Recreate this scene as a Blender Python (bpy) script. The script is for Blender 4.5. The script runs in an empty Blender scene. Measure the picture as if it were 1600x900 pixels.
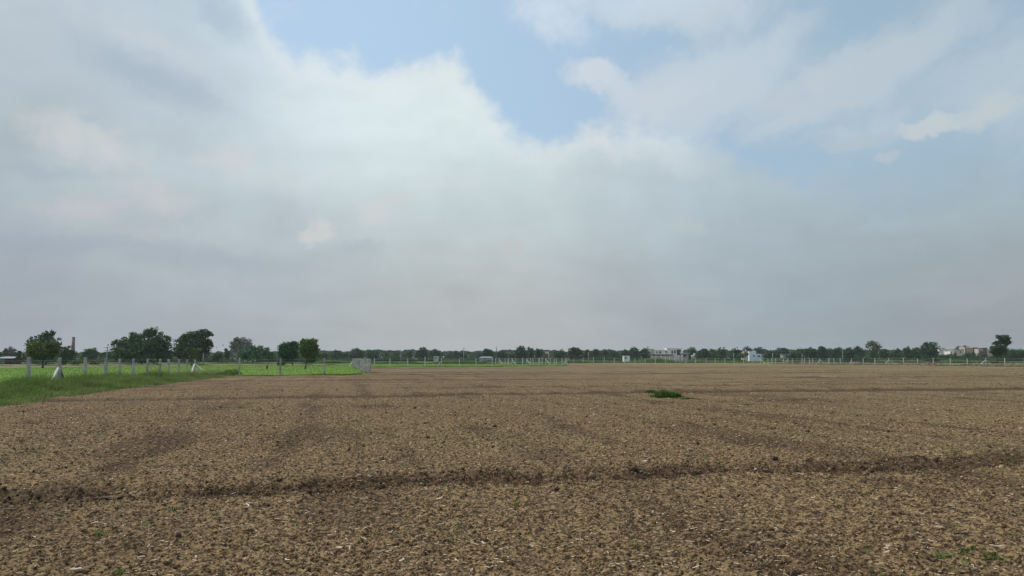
import bpy, math, random
import numpy as np
random.seed(7)
RNG = np.random.default_rng(11)
scene = bpy.context.scene
COL = scene.collection
R = math.radians

# ------------------------------------------------------------------ camera
F = 1155.0                      # focal length in pixels of the 1600 px wide photograph
CAM_H = 1.6
PITCH = math.atan(110 / F)
CP, SP = math.cos(PITCH), math.sin(PITCH)
cam_d = bpy.data.cameras.new('camera')
cam = bpy.data.objects.new('camera', cam_d)
COL.objects.link(cam)
cam.location = (0, 0, CAM_H)
cam.rotation_euler = (R(90) + PITCH, 0, 0)
cam_d.sensor_width = 36
cam_d.lens = 36 * F / 1600
cam_d.clip_start = 0.05
cam_d.clip_end = 9000
scene.camera = cam

def ray(x, y):
    a, b = x - 800, 450 - y
    return (a, F * CP - b * SP, F * SP + b * CP)
def G(x, y, z=0.0):              # pixel -> point on the level z
    d = ray(x, y); t = (z - CAM_H) / d[2]
    return (d[0] * t, d[1] * t)
def P(x, y, Y):                  # pixel -> point at world depth Y
    d = ray(x, y); t = Y / d[1]
    return (d[0] * t, Y, CAM_H + d[2] * t)
def XA(x, Y, z=0.8):
    return (x - 800) / F * (Y * CP + (z - CAM_H) * SP)

# ------------------------------------------------------------------ node helpers
def srgb(r, g, b):
    f = lambda c: (c / 255 / 12.92) if c <= 10 else ((c / 255 + .055) / 1.055) ** 2.4
    return (f(r), f(g), f(b))

class NT:
    def __init__(s, tree): s.t = tree; s.n = tree.nodes; s.l = tree.links
    def new(s, kind, **kw):
        nd = s.n.new(kind)
        for k, v in kw.items(): setattr(nd, k, v)
        return nd
    def plug(s, sock, v):
        if isinstance(v, E): v = v.s
        if isinstance(v, bpy.types.NodeSocket): s.l.new(v, sock)
        elif v is not None:
            if isinstance(v, (tuple, list)) and len(v) == 3 and len(sock.default_value) == 4: v = (*v, 1)
            sock.default_value = v
    def m(s, op, a, b=None, c=None, clamp=False):
        nd = s.new('ShaderNodeMath', operation=op, use_clamp=clamp)
        for i, v in enumerate((a, b, c)):
            if v is not None: s.plug(nd.inputs[i], v)
        return E(s, nd.outputs[0])
    def vm(s, op, a, b=None, scale=None):
        nd = s.new('ShaderNodeVectorMath', operation=op)
        s.plug(nd.inputs[0], a)
        if b is not None: s.plug(nd.inputs[1], b)
        if scale is not None: s.plug(nd.inputs['Scale'], scale)
        return nd.outputs[0]
    def mix(s, f, a, b, mode='MIX'):
        nd = s.new('ShaderNodeMix', data_type='RGBA', blend_type=mode)
        s.plug(nd.inputs[0], f); s.plug(nd.inputs[6], a); s.plug(nd.inputs[7], b)
        return nd.outputs[2]
    def comb(s, x, y, z=0.0):
        nd = s.new('ShaderNodeCombineXYZ')
        for i, v in enumerate((x, y, z)): s.plug(nd.inputs[i], v)
        return nd.outputs[0]
    def noise(s, vec, scale, detail=4, rough=.55, dist=0.0, lac=2.0, color=False):
        nd = s.new('ShaderNodeTexNoise')
        s.plug(nd.inputs['Vector'], vec); nd.inputs['Scale'].default_value = scale
        nd.inputs['Detail'].default_value = detail; nd.inputs['Roughness'].default_value = rough
        nd.inputs['Distortion'].default_value = dist; nd.inputs['Lacunarity'].default_value = lac
        return nd.outputs['Color'] if color else E(s, nd.outputs['Fac'])
    def smooth(s, v, lo, hi):
        nd = s.new('ShaderNodeMapRange', interpolation_type='SMOOTHSTEP')
        s.plug(nd.inputs[0], v); s.plug(nd.inputs[1], lo); s.plug(nd.inputs[2], hi)
        return E(s, nd.outputs[0])
    def ramp(s, v, pts, interp='LINEAR'):
        nd = s.new('ShaderNodeValToRGB'); s.plug(nd.inputs[0], v)
        cr = nd.color_ramp; cr.interpolation = interp
        while len(cr.elements) < len(pts): cr.elements.new(.5)
        for e, (p, c) in zip(cr.elements, pts): e.position = p; e.color = (*c, 1)
        return nd.outputs[0]
class E:
    def __init__(s, nt, sock): s.nt = nt; s.s = sock
    def __add__(s, o): return s.nt.m('ADD', s, o)
    __radd__ = __add__
    def __sub__(s, o): return s.nt.m('SUBTRACT', s, o)
    def __rsub__(s, o): return s.nt.m('SUBTRACT', o, s)
    def __mul__(s, o): return s.nt.m('MULTIPLY', s, o)
    __rmul__ = __mul__
    def __truediv__(s, o): return s.nt.m('DIVIDE', s, o)

# ------------------------------------------------------------------ world: Nishita sky behind a hazy cloud deck
SUN_AZ, SUN_EL = R(-66), R(54)       # azimuth from +Y, negative = towards the left of the photograph
W_STR = 0.1
world = bpy.data.worlds.new('World'); scene.world = world; world.use_nodes = True
w = NT(world.node_tree); w.n.clear()
out = w.new('ShaderNodeOutputWorld'); bg = w.new('ShaderNodeBackground')
bg.inputs['Strength'].default_value = W_STR
w.l.new(bg.outputs[0], out.inputs[0])
sky = w.new('ShaderNodeTexSky', sky_type='NISHITA', sun_disc=False, sun_elevation=SUN_EL, sun_rotation=SUN_AZ)
sky.air_density = 1.0; sky.dust_density = 1.5; sky.ozone_density = 1.3
tc = w.new('ShaderNodeTexCoord').outputs['Generated']
sep = w.new('ShaderNodeSeparateXYZ'); w.l.new(tc, sep.inputs[0])
dx, dy, dz = (E(w, sep.outputs[i]) for i in range(3))
az = w.m('ARCTAN2', dx, dy); el = w.m('ARCSINE', dz)
# cloud plane coordinates: features shrink towards the horizon as on a real cloud layer
zz = w.m('MAXIMUM', dz, 0.0) + 0.16
plane = w.comb(dx / zz, dy / zz, 0.0)
ang = w.comb(az, el, 0.0)
def AE(x, y):
    d = ray(x, y); n = math.sqrt(sum(c * c for c in d))
    return math.atan2(d[0], d[1]), math.asin(d[2] / n)
# wobble used to break every outline
wob = w.noise(ang, 9, 6, .62, color=True)
wobv = w.vm('SCALE', w.vm('SUBTRACT', wob, (.5, .5, .5)), scale=.10)
angw = w.vm('ADD', ang, wobv)
sw = w.new('ShaderNodeSeparateXYZ'); w.l.new(angw, sw.inputs[0])
azw, elw = E(w, sw.outputs[0]), E(w, sw.outputs[1])
wob2 = w.noise(ang, 30, 6, .65, color=True)
angs = w.vm('ADD', ang, w.vm('SCALE', w.vm('SUBTRACT', wob2, (.5, .5, .5)), scale=.045))
ss_ = w.new('ShaderNodeSeparateXYZ'); w.l.new(angs, ss_.inputs[0])
azs, els = E(w, ss_.outputs[0]), E(w, ss_.outputs[1])

def blob(x, y, rx, ry, rot=0.0, soft=1.0, fine=False):
    """soft ellipse, 1 in the middle, 0 at its rim"""
    a0, e0 = AE(x, y); A, B = (azs, els) if fine else (azw, elw)
    c, s = math.cos(R(rot)), math.sin(R(rot))
    u, v = A - a0, B - e0
    p = (u * c + v * s) * (F / rx); q = (v * c - u * s) * (F / ry)
    d = w.m('SQRT', p * p + q * q)
    return w.smooth(d, 1.0, max(0.0, 1.0 - soft))

def rbf(pts, sig):
    tot = None; acc = None
    k = (F / sig) ** 2
    for (x, y, c) in pts:
        a0, e0 = AE(x, y)
        u, v = azw - a0, elw - e0
        g = w.m('EXPONENT', (u * u + v * v) * (-k))
        cv = w.vm('SCALE', tuple(srgb(*c)), scale=g)
        tot = g if tot is None else tot + g
        acc = cv if acc is None else w.vm('ADD', acc, cv)
    base = srgb(188, 198, 206)
    tot = tot + 2e-4; acc = w.vm('ADD', acc, tuple(2e-4 * c for c in base))
    nd = w.new('ShaderNodeVectorMath', operation='SCALE')
    w.plug(nd.inputs[0], acc); w.plug(nd.inputs['Scale'], 1.0 / 1 * w.m('DIVIDE', 1.0, tot))
    return nd.outputs[0]

deck = rbf([
    (40, 40, (184, 192, 203)), (50, 200, (163, 177, 187)), (150, 100, (166, 180, 195)), (250, 120, (170, 184, 198)),
    (220, 40, (194, 203, 212)), (330, 10, (172, 190, 207)), (330, 150, (176, 190, 202)),
    (420, 90, (208, 220, 230)), (110, 230, (196, 203, 206)), (240, 240, (188, 197, 204)),
    (480, 140, (214, 224, 230)), (600, 140, (219, 228, 232)), (710, 140, (218, 227, 229)), (780, 240, (202, 216, 220)),
    (620, 250, (203, 214, 219)), (450, 240, (198, 208, 214)), (350, 320, (186, 197, 203)), (210, 330, (182, 190, 196)),
    (30, 340, (158, 168, 181)), (90, 400, (155, 166, 177)), (250, 430, (160, 170, 178)), (380, 400, (165, 176, 186)),
    (50, 510, (150, 152, 159)), (350, 510, (160, 163, 167)), (500, 430, (168, 178, 184)), (640, 370, (184, 195, 199)),
    (620, 510, (170, 172, 172)), (800, 400, (180, 188, 191)), (800, 500, (173, 175, 176)), (850, 300, (190, 203, 208)),
    (960, 230, (198, 208, 214)), (1000, 330, (176, 189, 197)), (1100, 260, (182, 195, 205)), (1000, 440, (164, 173, 179)), (1060, 330, (172, 186, 196)),
    (1200, 310, (173, 188, 199)), (1180, 370, (164, 178, 188)), (1200, 430, (154, 166, 175)), (1350, 300, (169, 185, 195)), (1400, 400, (152, 163, 172)),
    (1560, 330, (158, 172, 180)), (1520, 460, (150, 157, 163)), (1250, 520, (141, 150, 157)), (960, 520, (165, 168, 170)),
    (1580, 540, (146, 149, 152)), (1560, 240, (165, 182, 192)),
    (1100, 520, (150, 157, 163)), (450, 20, (214, 224, 232)), (1000, 60, (190, 206, 220)), (1300, 60, (178, 197, 210)),
], 120)

# blue seen between the clouds: the Nishita sky through thin haze
left_right = w.smooth(az, AE(500, 0)[0], AE(1500, 0)[0])
haze_up = w.mix(left_right, srgb(188, 216, 241), srgb(164, 191, 210))
blue = w.mix(0.80, w.vm('SCALE', sky.outputs[0], scale=W_STR * 1.05), haze_up)

# thin veil on the upper right, drawn out in diagonal streaks
ca, sa = math.cos(R(24)), math.sin(R(24))
st_u = azw * ca + elw * sa; st_v = elw * ca - azw * sa
streak = w.noise(w.comb(st_u * 4.0, st_v * 13.0, 0.0), 1.0, 10, .66, .3)
veil_reg = w.m('MAXIMUM', blob(1130, 140, 250, 95, 22), blob(1350, 120, 330, 70, 24))
veil_reg = w.m('MAXIMUM', veil_reg, blob(1060, 5, 300, 55, -4))
veil_reg = w.m('MAXIMUM', veil_reg, blob(1330, 205, 150, 34, 14) * .7)
veil_reg = w.m('MAXIMUM', veil_reg, blob(1580, 120, 170, 120, 10) * .7)
above = w.smooth(el, AE(800, 0)[1], AE(800, -160)[1])
veil_reg = w.m('MAXIMUM', veil_reg, above * .8)
veil = w.smooth(streak + veil_reg * .55, .50, 1.02)
vcol = w.mix(left_right, srgb(208, 220, 232), srgb(186, 200, 210))
col = w.mix(veil * .92, blue, vcol)
# brighter wisps
def add_cloud(col, mask, c, amt=1.0):
    return w.mix(mask * amt if not isinstance(mask, float) else mask, col, srgb(*c))
fn = w.noise(ang, 24, 9, .66)
fn2 = w.noise(w.comb(az * 1.0, el * 1.6, .3), 12, 6, .58)
def puff(x, y, rx, ry, rot, lo=.50, hi=.85, k=.75):
    b = blob(x, y, rx, ry, rot, 1.0, True)
    return w.smooth(b + (fn - .5) * k * w.m('MINIMUM', b * 4.0, 1.0), lo, hi)
col = add_cloud(col, puff(860, 22, 125, 66, -22, .05, 1.15, 1.3), (208, 222, 236), .9)
col = add_cloud(col, puff(1120, 120, 240, 80, 14, .0, 1.25, 1.3), (192, 207, 219), .75)
col = add_cloud(col, puff(1450, 150, 300, 120, 16, .0, 1.4, 1.1), (184, 200, 211), .6)
col = add_cloud(col, puff(1010, -10, 280, 66, -3, .05, 1.2, 1.2), (200, 216, 230), .8)
col = add_cloud(col, puff(930, 118, 92, 40, -10, .15, .95, 1.4), (206, 216, 226), .95)
col = add_cloud(col, puff(975, 142, 120, 42, -30, .05, .95, 1.5), (202, 213, 223), .9)
col = add_cloud(col, puff(1060, 120, 170, 60, 10, .05, 1.2, 1.4), (194, 208, 219), .8)
col = add_cloud(col, puff(1030, 158, 150, 56, 14, .10, 1.1, 1.2), (198, 209, 219), .9)
col = add_cloud(col, puff(1240, 140, 185, 46, 27, .30, 1.0), (192, 203, 212), .75)
col = add_cloud(col, puff(1452, 198, 66, 28, 0, .20, .70), (197, 206, 210), .85)
col = add_cloud(col, puff(1540, 176, 84, 32, 12, .16, .85), (193, 203, 208), .8)
col = add_cloud(col, puff(1330, 222, 95, 24, 0, .35, .8), (178, 194, 205), .8)
col = add_cloud(col, puff(1390, 246, 34, 16, 0, .35, .7), (184, 196, 205), .8)

# main deck: upper outline given by a curve over azimuth
top_pts = [(250, -260), (380, -60), (405, 10), (425, 55), (450, 78), (490, 72), (515, 86), (545, 88), (575, 100), (610, 104), (660, 90), (700, 84),
           (735, 112), (755, 150), (790, 190), (820, 212), (850, 226), (880, 212), (915, 194), (945, 197), (965, 204), (985, 194), (1010, 200),
           (1040, 212), (1090, 226), (1140, 240), (1190, 262), (1230, 276), (1290, 276), (1400, 262), (1500, 250), (1600, 240)]
fc = w.new('ShaderNodeFloatCurve')
A0, A1 = AE(250, 100)[0], AE(1600, 100)[0]
tcurve = (az - A0) * (1 / (A1 - A0))
w.plug(fc.inputs['Value'], w.m('MAXIMUM', w.m('MINIMUM', tcurve, 1.0), 0.0))
cv = fc.mapping.curves[0]
pp = []
for (x, y) in top_pts:
    a, e = AE(x, max(y, -260)); pp.append(((a - A0) / (A1 - A0), e))
cv.points[0].location = pp[0]; cv.points[1].location = pp[-1]
for p in pp[1:-1]: cv.points.new(*p)
for p in cv.points: p.handle_type = 'AUTO'
fc.mapping.use_clip = False
fc.mapping.update()
edge = E(w, fc.outputs[0])
bil = w.noise(ang, 20, 8, .63)
bil2 = w.noise(ang, 60, 7, .68)
soft_r = w.smooth(az, AE(1200, 0)[0], AE(1400, 0)[0])        # outline grows soft towards the right
dist = edge - el + (bil - .5) * .075 + (bil2 - .5) * .026
main = w.smooth(dist, -.014 - soft_r * .04, .028 + soft_r * .06)
# modelling inside the deck
shade_n = w.noise(w.vm('ADD', plane, (3.1, 1.7, 0)), 1.5, 7, .56, .4)
shade_l = w.noise(w.comb(az * 1.0, el * 2.4, 2.0), 7.5, 6, .55, .3)
mod = 1.0 + (shade_n - .5) * .20 + (shade_l - .5) * .20 + (fn - .5) * .10
deckc = w.vm('MULTIPLY', w.vm('SCALE', deck, scale=mod), w.mix(w.smooth(el, .03, .22), (1.055, 1.055, 1.045), (1.075, 1.10, 1.085)))
rim = w.smooth(dist, .055, .006) * (1 - w.smooth(az, AE(1020, 0)[0], AE(1150, 0)[0]))
deckc = w.mix(rim * .5, deckc, srgb(226, 232, 235))
for (x, y, rx, ry, rot, c, a, lo, hi, k) in [
        (230, 118, 190, 46, -12, (160, 176, 193), .5, .05, 1.1, .9), (300, 160, 120, 34, -8, (167, 182, 197), .35, .05, 1.1, .9), (230, 62, 170, 30, -14, (200, 208, 216), .6, .05, 1.1, .9),
        (345, 22, 90, 44, -30, (164, 184, 204), .5, .05, 1.0, .8), (130, 186, 34, 12, 10, (163, 184, 205), .6, .1, .9, .9),
        (70, 378, 190, 30, 2, (153, 165, 180), .4, .05, 1.1, .8), (310, 402, 230, 34, -4, (158, 170, 184), .45, .05, 1.1, .8), (560, 388, 70, 22, 6, (172, 183, 193), .6, .05, 1.0, .8),
        (45, 200, 90, 60, 40, (163, 176, 186), .5, .05, 1.1, .8), (60, 268, 120, 22, 0, (166, 178, 190), .5, .05, 1.1, .8),
        (497, 364, 46, 27, 12, (208, 209, 208), .75, .12, .85, 1.1), (583, 336, 62, 34, 32, (206, 210, 210), .85, .12, 1.0, 1.3), (628, 308, 54, 22, 12, (204, 209, 209), .75, .12, 1.0, 1.3),
        (250, 312, 100, 46, -14, (198, 202, 204), .8, .10, 1.15, 1.4), (120, 326, 110, 30, 4, (192, 196, 200), .85, .10, 1.1, 1.3), (800, 388, 52, 34, 20, (194, 196, 196), .7, .12, 1.0, 1.1),
        (130, 222, 150, 62, -14, (207, 211, 211), .75, .10, 1.2, 1.4), (350, 246, 90, 34, 8, (207, 212, 214), .7, .10, 1.2, 1.4), (205, 366, 60, 14, 0, (184, 190, 194), .6, .1, 1.0, 1.2),
        (1075, 350, 52, 16, -8, (186, 196, 199), .5, .1, 1.0, 1.0), (940, 206, 84, 24, -4, (216, 222, 223), .85, .08, .8, 1.0), (1000, 208, 40, 22, 0, (212, 219, 222), .65, .1, .9, 1.0),
        (430, 280, 160, 34, 4, (206, 213, 217), .4, .1, 1.2, 1.4), (700, 285, 110, 30, 0, (210, 216, 216), .4, .1, 1.2, 1.4), (1560, 452, 110, 20, 25, (162, 170, 175), .7, .1, 1.0, 1.0),
        (1420, 322, 150, 26, 4, (146, 164, 177), .25, .05, 1.1, .8), (1370, 372, 160, 18, 0, (160, 170, 178), .4, .05, 1.1, .8), (930, 325, 70, 60, 60, (180, 196, 203), .4, .05, 1.1, .8)]:
    deckc = add_cloud(deckc, puff(x, y, rx, ry, rot, lo, hi, k), c, a)
col = w.mix(main, col, deckc)
w.plug(bg.inputs['Color'], w.vm('SCALE', col, scale=1.0 / W_STR))

# ------------------------------------------------------------------ sun, hazy and soft
sd = bpy.data.lights.new('sun', 'SUN'); sun = bpy.data.objects.new('sun', sd); COL.objects.link(sun)
sd.energy = 3.2; sd.angle = R(4); sd.color = (1.0, .93, .82)
sdir = (math.sin(SUN_AZ) * math.cos(SUN_EL), math.cos(SUN_AZ) * math.cos(SUN_EL), math.sin(SUN_EL))
from mathutils import Vector, Matrix
sun.rotation_euler = Vector(sdir).to_track_quat('Z', 'Y').to_euler()
sun.location = (-30, 40, 24)
scene.view_settings.view_transform = 'Standard'; scene.view_settings.look = 'None'
scene.view_settings.exposure = 0.0; scene.view_settings.gamma = 1.0; scene.view_settings.use_curve_mapping = False
scene.render.engine = 'CYCLES'
scene.cycles.max_bounces = 5; scene.cycles.diffuse_bounces = 3; scene.cycles.glossy_bounces = 2
scene.cycles.volume_bounces = 0; scene.cycles.transparent_max_bounces = 6
scene.cycles.use_denoising = True

# ------------------------------------------------------------------ object helpers
def tag(o, label=None, cat=None, group=None, kind=None):
    if label: o['label'] = label
    if cat: o['category'] = cat
    if group: o['group'] = group
    if kind: o['kind'] = kind
    return o
def empty(name, loc, label, cat, group=None, rz=0):
    o = bpy.data.objects.new(name, None); COL.objects.link(o); o.location = loc; o.rotation_euler = (0, 0, rz)
    o.empty_display_size = .3
    return tag(o, label, cat, group)
def link_mesh(name, me, mat, parent=None, smooth=False):
    if mat:
        for m in (mat if isinstance(mat, (list, tuple)) else [mat]): me.materials.append(m)
    if smooth: me.shade_smooth()
    o = bpy.data.objects.new(name, me); COL.objects.link(o)
    if parent: o.parent = parent
    return o
def mesh_np(name, V, loops, starts, totals):
    me = bpy.data.meshes.new(name)
    V = np.ascontiguousarray(V, dtype=np.float32)
    me.vertices.add(len(V)); me.vertices.foreach_set('co', V.ravel())
    me.loops.add(len(loops)); me.loops.foreach_set('vertex_index', np.ascontiguousarray(loops, dtype=np.int32))
    me.polygons.add(len(starts)); me.polygons.foreach_set('loop_start', np.ascontiguousarray(starts, dtype=np.int32))
    me.update(calc_edges=True)
    return me
def faces_np(name, V, Fs, parent=None, mat=None, smooth=False):
    """Fs: array (n,3) or (n,4)"""
    n, k = Fs.shape
    me = mesh_np(name, V, Fs.ravel(), np.arange(n) * k, None)
    return link_mesh(name, me, mat, parent, smooth)

class MB:
    """collects boxes, tubes and prisms into one mesh"""
    def __init__(s): s.v = []; s.f = []
    def add(s, vs, fs):
        b = len(s.v); s.v += [tuple(v) for v in vs]; s.f += [tuple(i + b for i in f) for f in fs]; return s
    def box(s, x0, x1, y0, y1, z0, z1):
        return s.add([(x0, y0, z0), (x1, y0, z0), (x1, y1, z0), (x0, y1, z0), (x0, y0, z1), (x1, y0, z1), (x1, y1, z1), (x0, y1, z1)],
                     [(0, 3, 2, 1), (4, 5, 6, 7), (0, 1, 5, 4), (1, 2, 6, 5), (2, 3, 7, 6), (3, 0, 4, 7)])
    def bar(s, a, b, w0, w1=None, d0=None, cham=.18):
        """square bar with chamfered edges from a to b"""
        a, b = Vector(a), Vector(b); w1 = w0 if w1 is None else w1
        z = (b - a).normalized(); x = Vector((1, 0, 0)) if abs(z.x) < .9 else Vector((0, 1, 0))
        y = z.cross(x).normalized(); x = y.cross(z).normalized()
        vs = []
        for p, wd in ((a, w0 / 2), (b, w1 / 2)):
            c = wd * cham
            for (i, j) in ((wd, wd - c), (wd - c, wd), (-wd + c, wd), (-wd, wd - c), (-wd, -wd + c), (-wd + c, -wd), (wd - c, -wd), (wd, -wd + c)):
                vs.append(p + x * i + y * j)
        fs = [(i, (i + 1) % 8, 8 + (i + 1) % 8, 8 + i) for i in range(8)] + [tuple(range(7, -1, -1)), tuple(range(8, 16))]
        return s.add(vs, fs)
    def tube(s, pts, rad, n=6):
        pts = [Vector(p) for p in pts]; rings = []
        base = len(s.v)
        for i, p in enumerate(pts):
            t = (pts[min(i + 1, len(pts) - 1)] - pts[max(i - 1, 0)]).normalized()
            x = Vector((1, 0, 0)) if abs(t.x) < .9 else Vector((0, 1, 0))
            y = t.cross(x).normalized(); x = y.cross(t).normalized()
            r = rad[i] if isinstance(rad, (list, tuple)) else rad
            for k in range(n):
                a = 2 * math.pi * k / n
                s.v.append(tuple(p + x * (r * math.cos(a)) + y * (r * math.sin(a))))
        for i in range(len(pts) - 1):
            for k in range(n):
                a = base + i * n + k; b = base + i * n + (k + 1) % n
                s.f.append((a, b, b + n, a + n))
        s.f.append(tuple(base + k for k in range(n - 1, -1, -1)))
        s.f.append(tuple(base + (len(pts) - 1) * n + k for k in range(n)))
        return s
    def build(s, name, mat, parent=None, smooth=False):
        me = bpy.data.meshes.new(name); me.from_pydata(s.v, [], s.f); me.update()
        return link_mesh(name, me, mat, parent, smooth)

# ------------------------------------------------------------------ numpy noise
_perm = np.random.default_rng(3).permutation(4096).astype(np.int64)
_gang = np.random.default_rng(5).random(4096) * 2 * np.pi
_gx, _gy = np.cos(_gang), np.sin(_gang)
_rnd = np.random.default_rng(9).random((4096, 4))
def _h(i, j, s=0): return _perm[(_perm[(i + s * 17) & 4095] + j) & 4095]
def perlin(x, y, s=0):
    i = np.floor(x).astype(np.int64); j = np.floor(y).astype(np.int64)
    fx, fy = x - i, y - j
    u = fx * fx * fx * (fx * (fx * 6 - 15) + 10); v = fy * fy * fy * (fy * (fy * 6 - 15) + 10)
    def g(a, b, X, Y):
        h = _h(a, b, s); return _gx[h] * X + _gy[h] * Y
    n00 = g(i, j, fx, fy); n10 = g(i + 1, j, fx - 1, fy); n01 = g(i, j + 1, fx, fy - 1); n11 = g(i + 1, j + 1, fx - 1, fy - 1)
    return ((n00 * (1 - u) + n10 * u) * (1 - v) + (n01 * (1 - u) + n11 * u) * v) * 1.5
def clods(x, y, s, keep=.6):
    """height of rounded lumps scattered one per cell, in cell units"""
    i = np.floor(x).astype(np.int64); j = np.floor(y).astype(np.int64)
    out = np.zeros_like(x)
    for a in (-1, 0, 1):
        for b in (-1, 0, 1):
            h = _h(i + a, j + b, s); r = _rnd[h]
            cx, cy = i + a + r[:, 0], j + b + r[:, 1]
            rad = np.where(r[:, 2] < keep, .28 + .34 * r[:, 3], 0.0001)
            an = r[:, 3] * 40.0
            dx_, dy_ = x - cx, y - cy
            c, sn = np.cos(an), np.sin(an)
            p = (dx_ * c + dy_ * sn); q = (dy_ * c - dx_ * sn) * (1.0 + .7 * r[:, 2])
            d2 = (p * p + q * q) / (rad * rad)
            out = np.maximum(out, np.sqrt(np.clip(1 - d2, 0, None)) * rad * (.6 + .5 * r[:, 0]))
    return out

# field axes: U along the furrows, V away from the camera
TU = 0.225; UX, UY = math.cos(math.atan(TU)), math.sin(math.atan(TU))
def uv(X, Y): return X * UX + Y * UY, Y * UX - X * UY
def v_of(x, y): p = G(x, y); return uv(*p)[1]
def sst(x, a, b):
    t = np.clip((x - a) / (b - a), 0, 1); return t * t * (3 - 2 * t)
# main furrow and the weaker lines, (v, depth, width, moist, far slope)
V0 = v_of(800, 752)
def _w(y, px): return px * 1848.0 / (y - 560.0) ** 2          # metres of depth that PX picture rows cover there
LINES = [(v_of(800, y), dep, max(.5, _w(y, px)), mo) for (y, px, dep, mo) in [
    (616, 2.6, .10, 1.3), (648, 2.0, .03, .25), (632, 1.0, .03, .3), (605, .9, .05, .5), (600, .9, .06, .55), (596.5, .6, .06, .4), (592.3, 1.0, .07, .75), (588, .7, .07, .4), (584.5, 1.1, .09, .9),
    (581.3, .8, .08, .6), (578, 1.0, .09, .85), (575.3, .9, .10, .75), (573.4, .7, .10, .6), (571.5, .6, .10, .6), (570, .5, .10, .5)]]
def height(X, Y, cell):
    """soil height and moisture at world points; CELL = local mesh size, detail finer than it is dropped"""
    U, V = uv(X, Y)
    def on(lam): return np.clip((lam / (2.2 * cell) - .6) * 1.5, 0, 1)
    wv = .35 * perlin(U / 3.1, V / 5.0, 21) + .12 * perlin(U / .7, V / .7, 22)
    z = np.zeros_like(X); moist = np.zeros_like(X)
    z += .030 * perlin(X / 7.0, Y / 7.0, 1) + .018 * perlin(X / 2.1, Y / 2.1, 2)
    # harrow lines along V
    z += .006 * np.sin((U + .5 * perlin(V / 9, U / 9, 31)) * 2 * np.pi / .62) * on(.6) * (V > 0)
    z += .018 * perlin(X / .80, Y / .80, 3) * on(.8)
    z += .018 * perlin(X / .31, Y / .31, 4) * on(.31)
    z += .020 * perlin(X / .13, Y / .13, 5) * on(.13)
    z += .010 * perlin(X / .06, Y / .06, 6) * on(.06)
    rough = .65 + .5 * perlin(X / 3.3, Y / 3.3, 41)
    fur = np.exp(-((V - V0 - .06 + wv) / .45) ** 2) * (1 - .25 * sst(U, 3.5, 5.0) * (1 - sst(U, 5.5, 8)))
    rough = rough + .8 * fur
    z += .12 * clods(X / .19, Y / .19, 51, .14) * .5 * on(.2) * rough
    z += .085 * clods(X / .10, Y / .10, 52, .55) * .55 * on(.1) * rough
    z += .050 * clods(X / .05, Y / .05, 53, .75) * .55 * on(.05) * rough
    z += .028 * clods(X / .028, Y / .028, 54, .8) * .6 * on(.03) * rough
    z += .12 * clods(X / .45, Y / .45, 55, .4) * .28 * on(.45) * (1 - on(.2)) + .14 * clods(X / 1.1, Y / 1.1, 56, .35) * .30 * on(1.1) * (1 - on(.45))
    # main furrow: far bank drops into it, low ridge on the near side
    d = V - V0 + wv
    z += -.085 * np.exp(-((d) / .26) ** 2) + .05 * np.exp(-((d - .55) / .28) ** 2) + .018 * np.exp(-((d + .5) / .22) ** 2)
    fade = .35 + 1.2 * sst(perlin(U / 1.7, V / 6.0, 23), -.5, .5)
    moist = np.maximum(moist, np.clip(np.exp(-((d - .10) / .32) ** 2) * fade, 0, 1))
    for k, (vl, dep, wd, mo) in enumerate(LINES):
        q = V - vl + wv * (.5 + .3 * wd) * .8 + (.3 + .55 * wd) * perlin(U / (18.0 + 8 * wd), V / 40.0 + k, 24)
        f2 = sst(perlin(U / (7.0 + 6 * wd), V / 30.0 + 5 * k, 25), -.5, .25)
        if k == 0: q = q + 1.6 * sst(-U, 2, 18); f2 = .6 + .4 * f2
        else: f2 = .25 + .75 * f2
        z += f2 * (-dep * np.exp(-(q / (wd * .5)) ** 2) + dep * .9 * np.exp(-((q - wd * .9) / (wd * .55)) ** 2))
        moist = np.maximum(moist, np.clip(mo * f2 * np.exp(-((q + wd * .05) / (wd * .5)) ** 2), 0, 1))
    # damp bands left by the harrow, running with V, and broad drier and damper patches
    band = perlin(U / 1.5, V / 22.0, 26) * .5 + perlin(U / .55, V / 7.0, 27) * .25 + perlin(X / 4.5, Y / 4.5, 28) * .45
    sp = (U + .35 * perlin(V / 8.0, U / 8.0, 29)) / 2.15
    stripe = np.exp(-((sp - np.floor(sp) - .5) / .13) ** 2) * sst(perlin(U / 5.0, V / 14.0, 30), -.6, .2) * sst(V, V0 + .3, V0 + 2.5) * np.exp(-V / 60)
    moist = moist + .8 * stripe * (.7 + .5 * perlin(X / .5, Y / .5, 32))
    z -= .022 * stripe
    moist = np.maximum(moist, 0) + np.clip(band - .02, 0, .5) * 1.35 * np.exp(-V / 90)
    return z, np.clip(moist, 0, 1)

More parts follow.
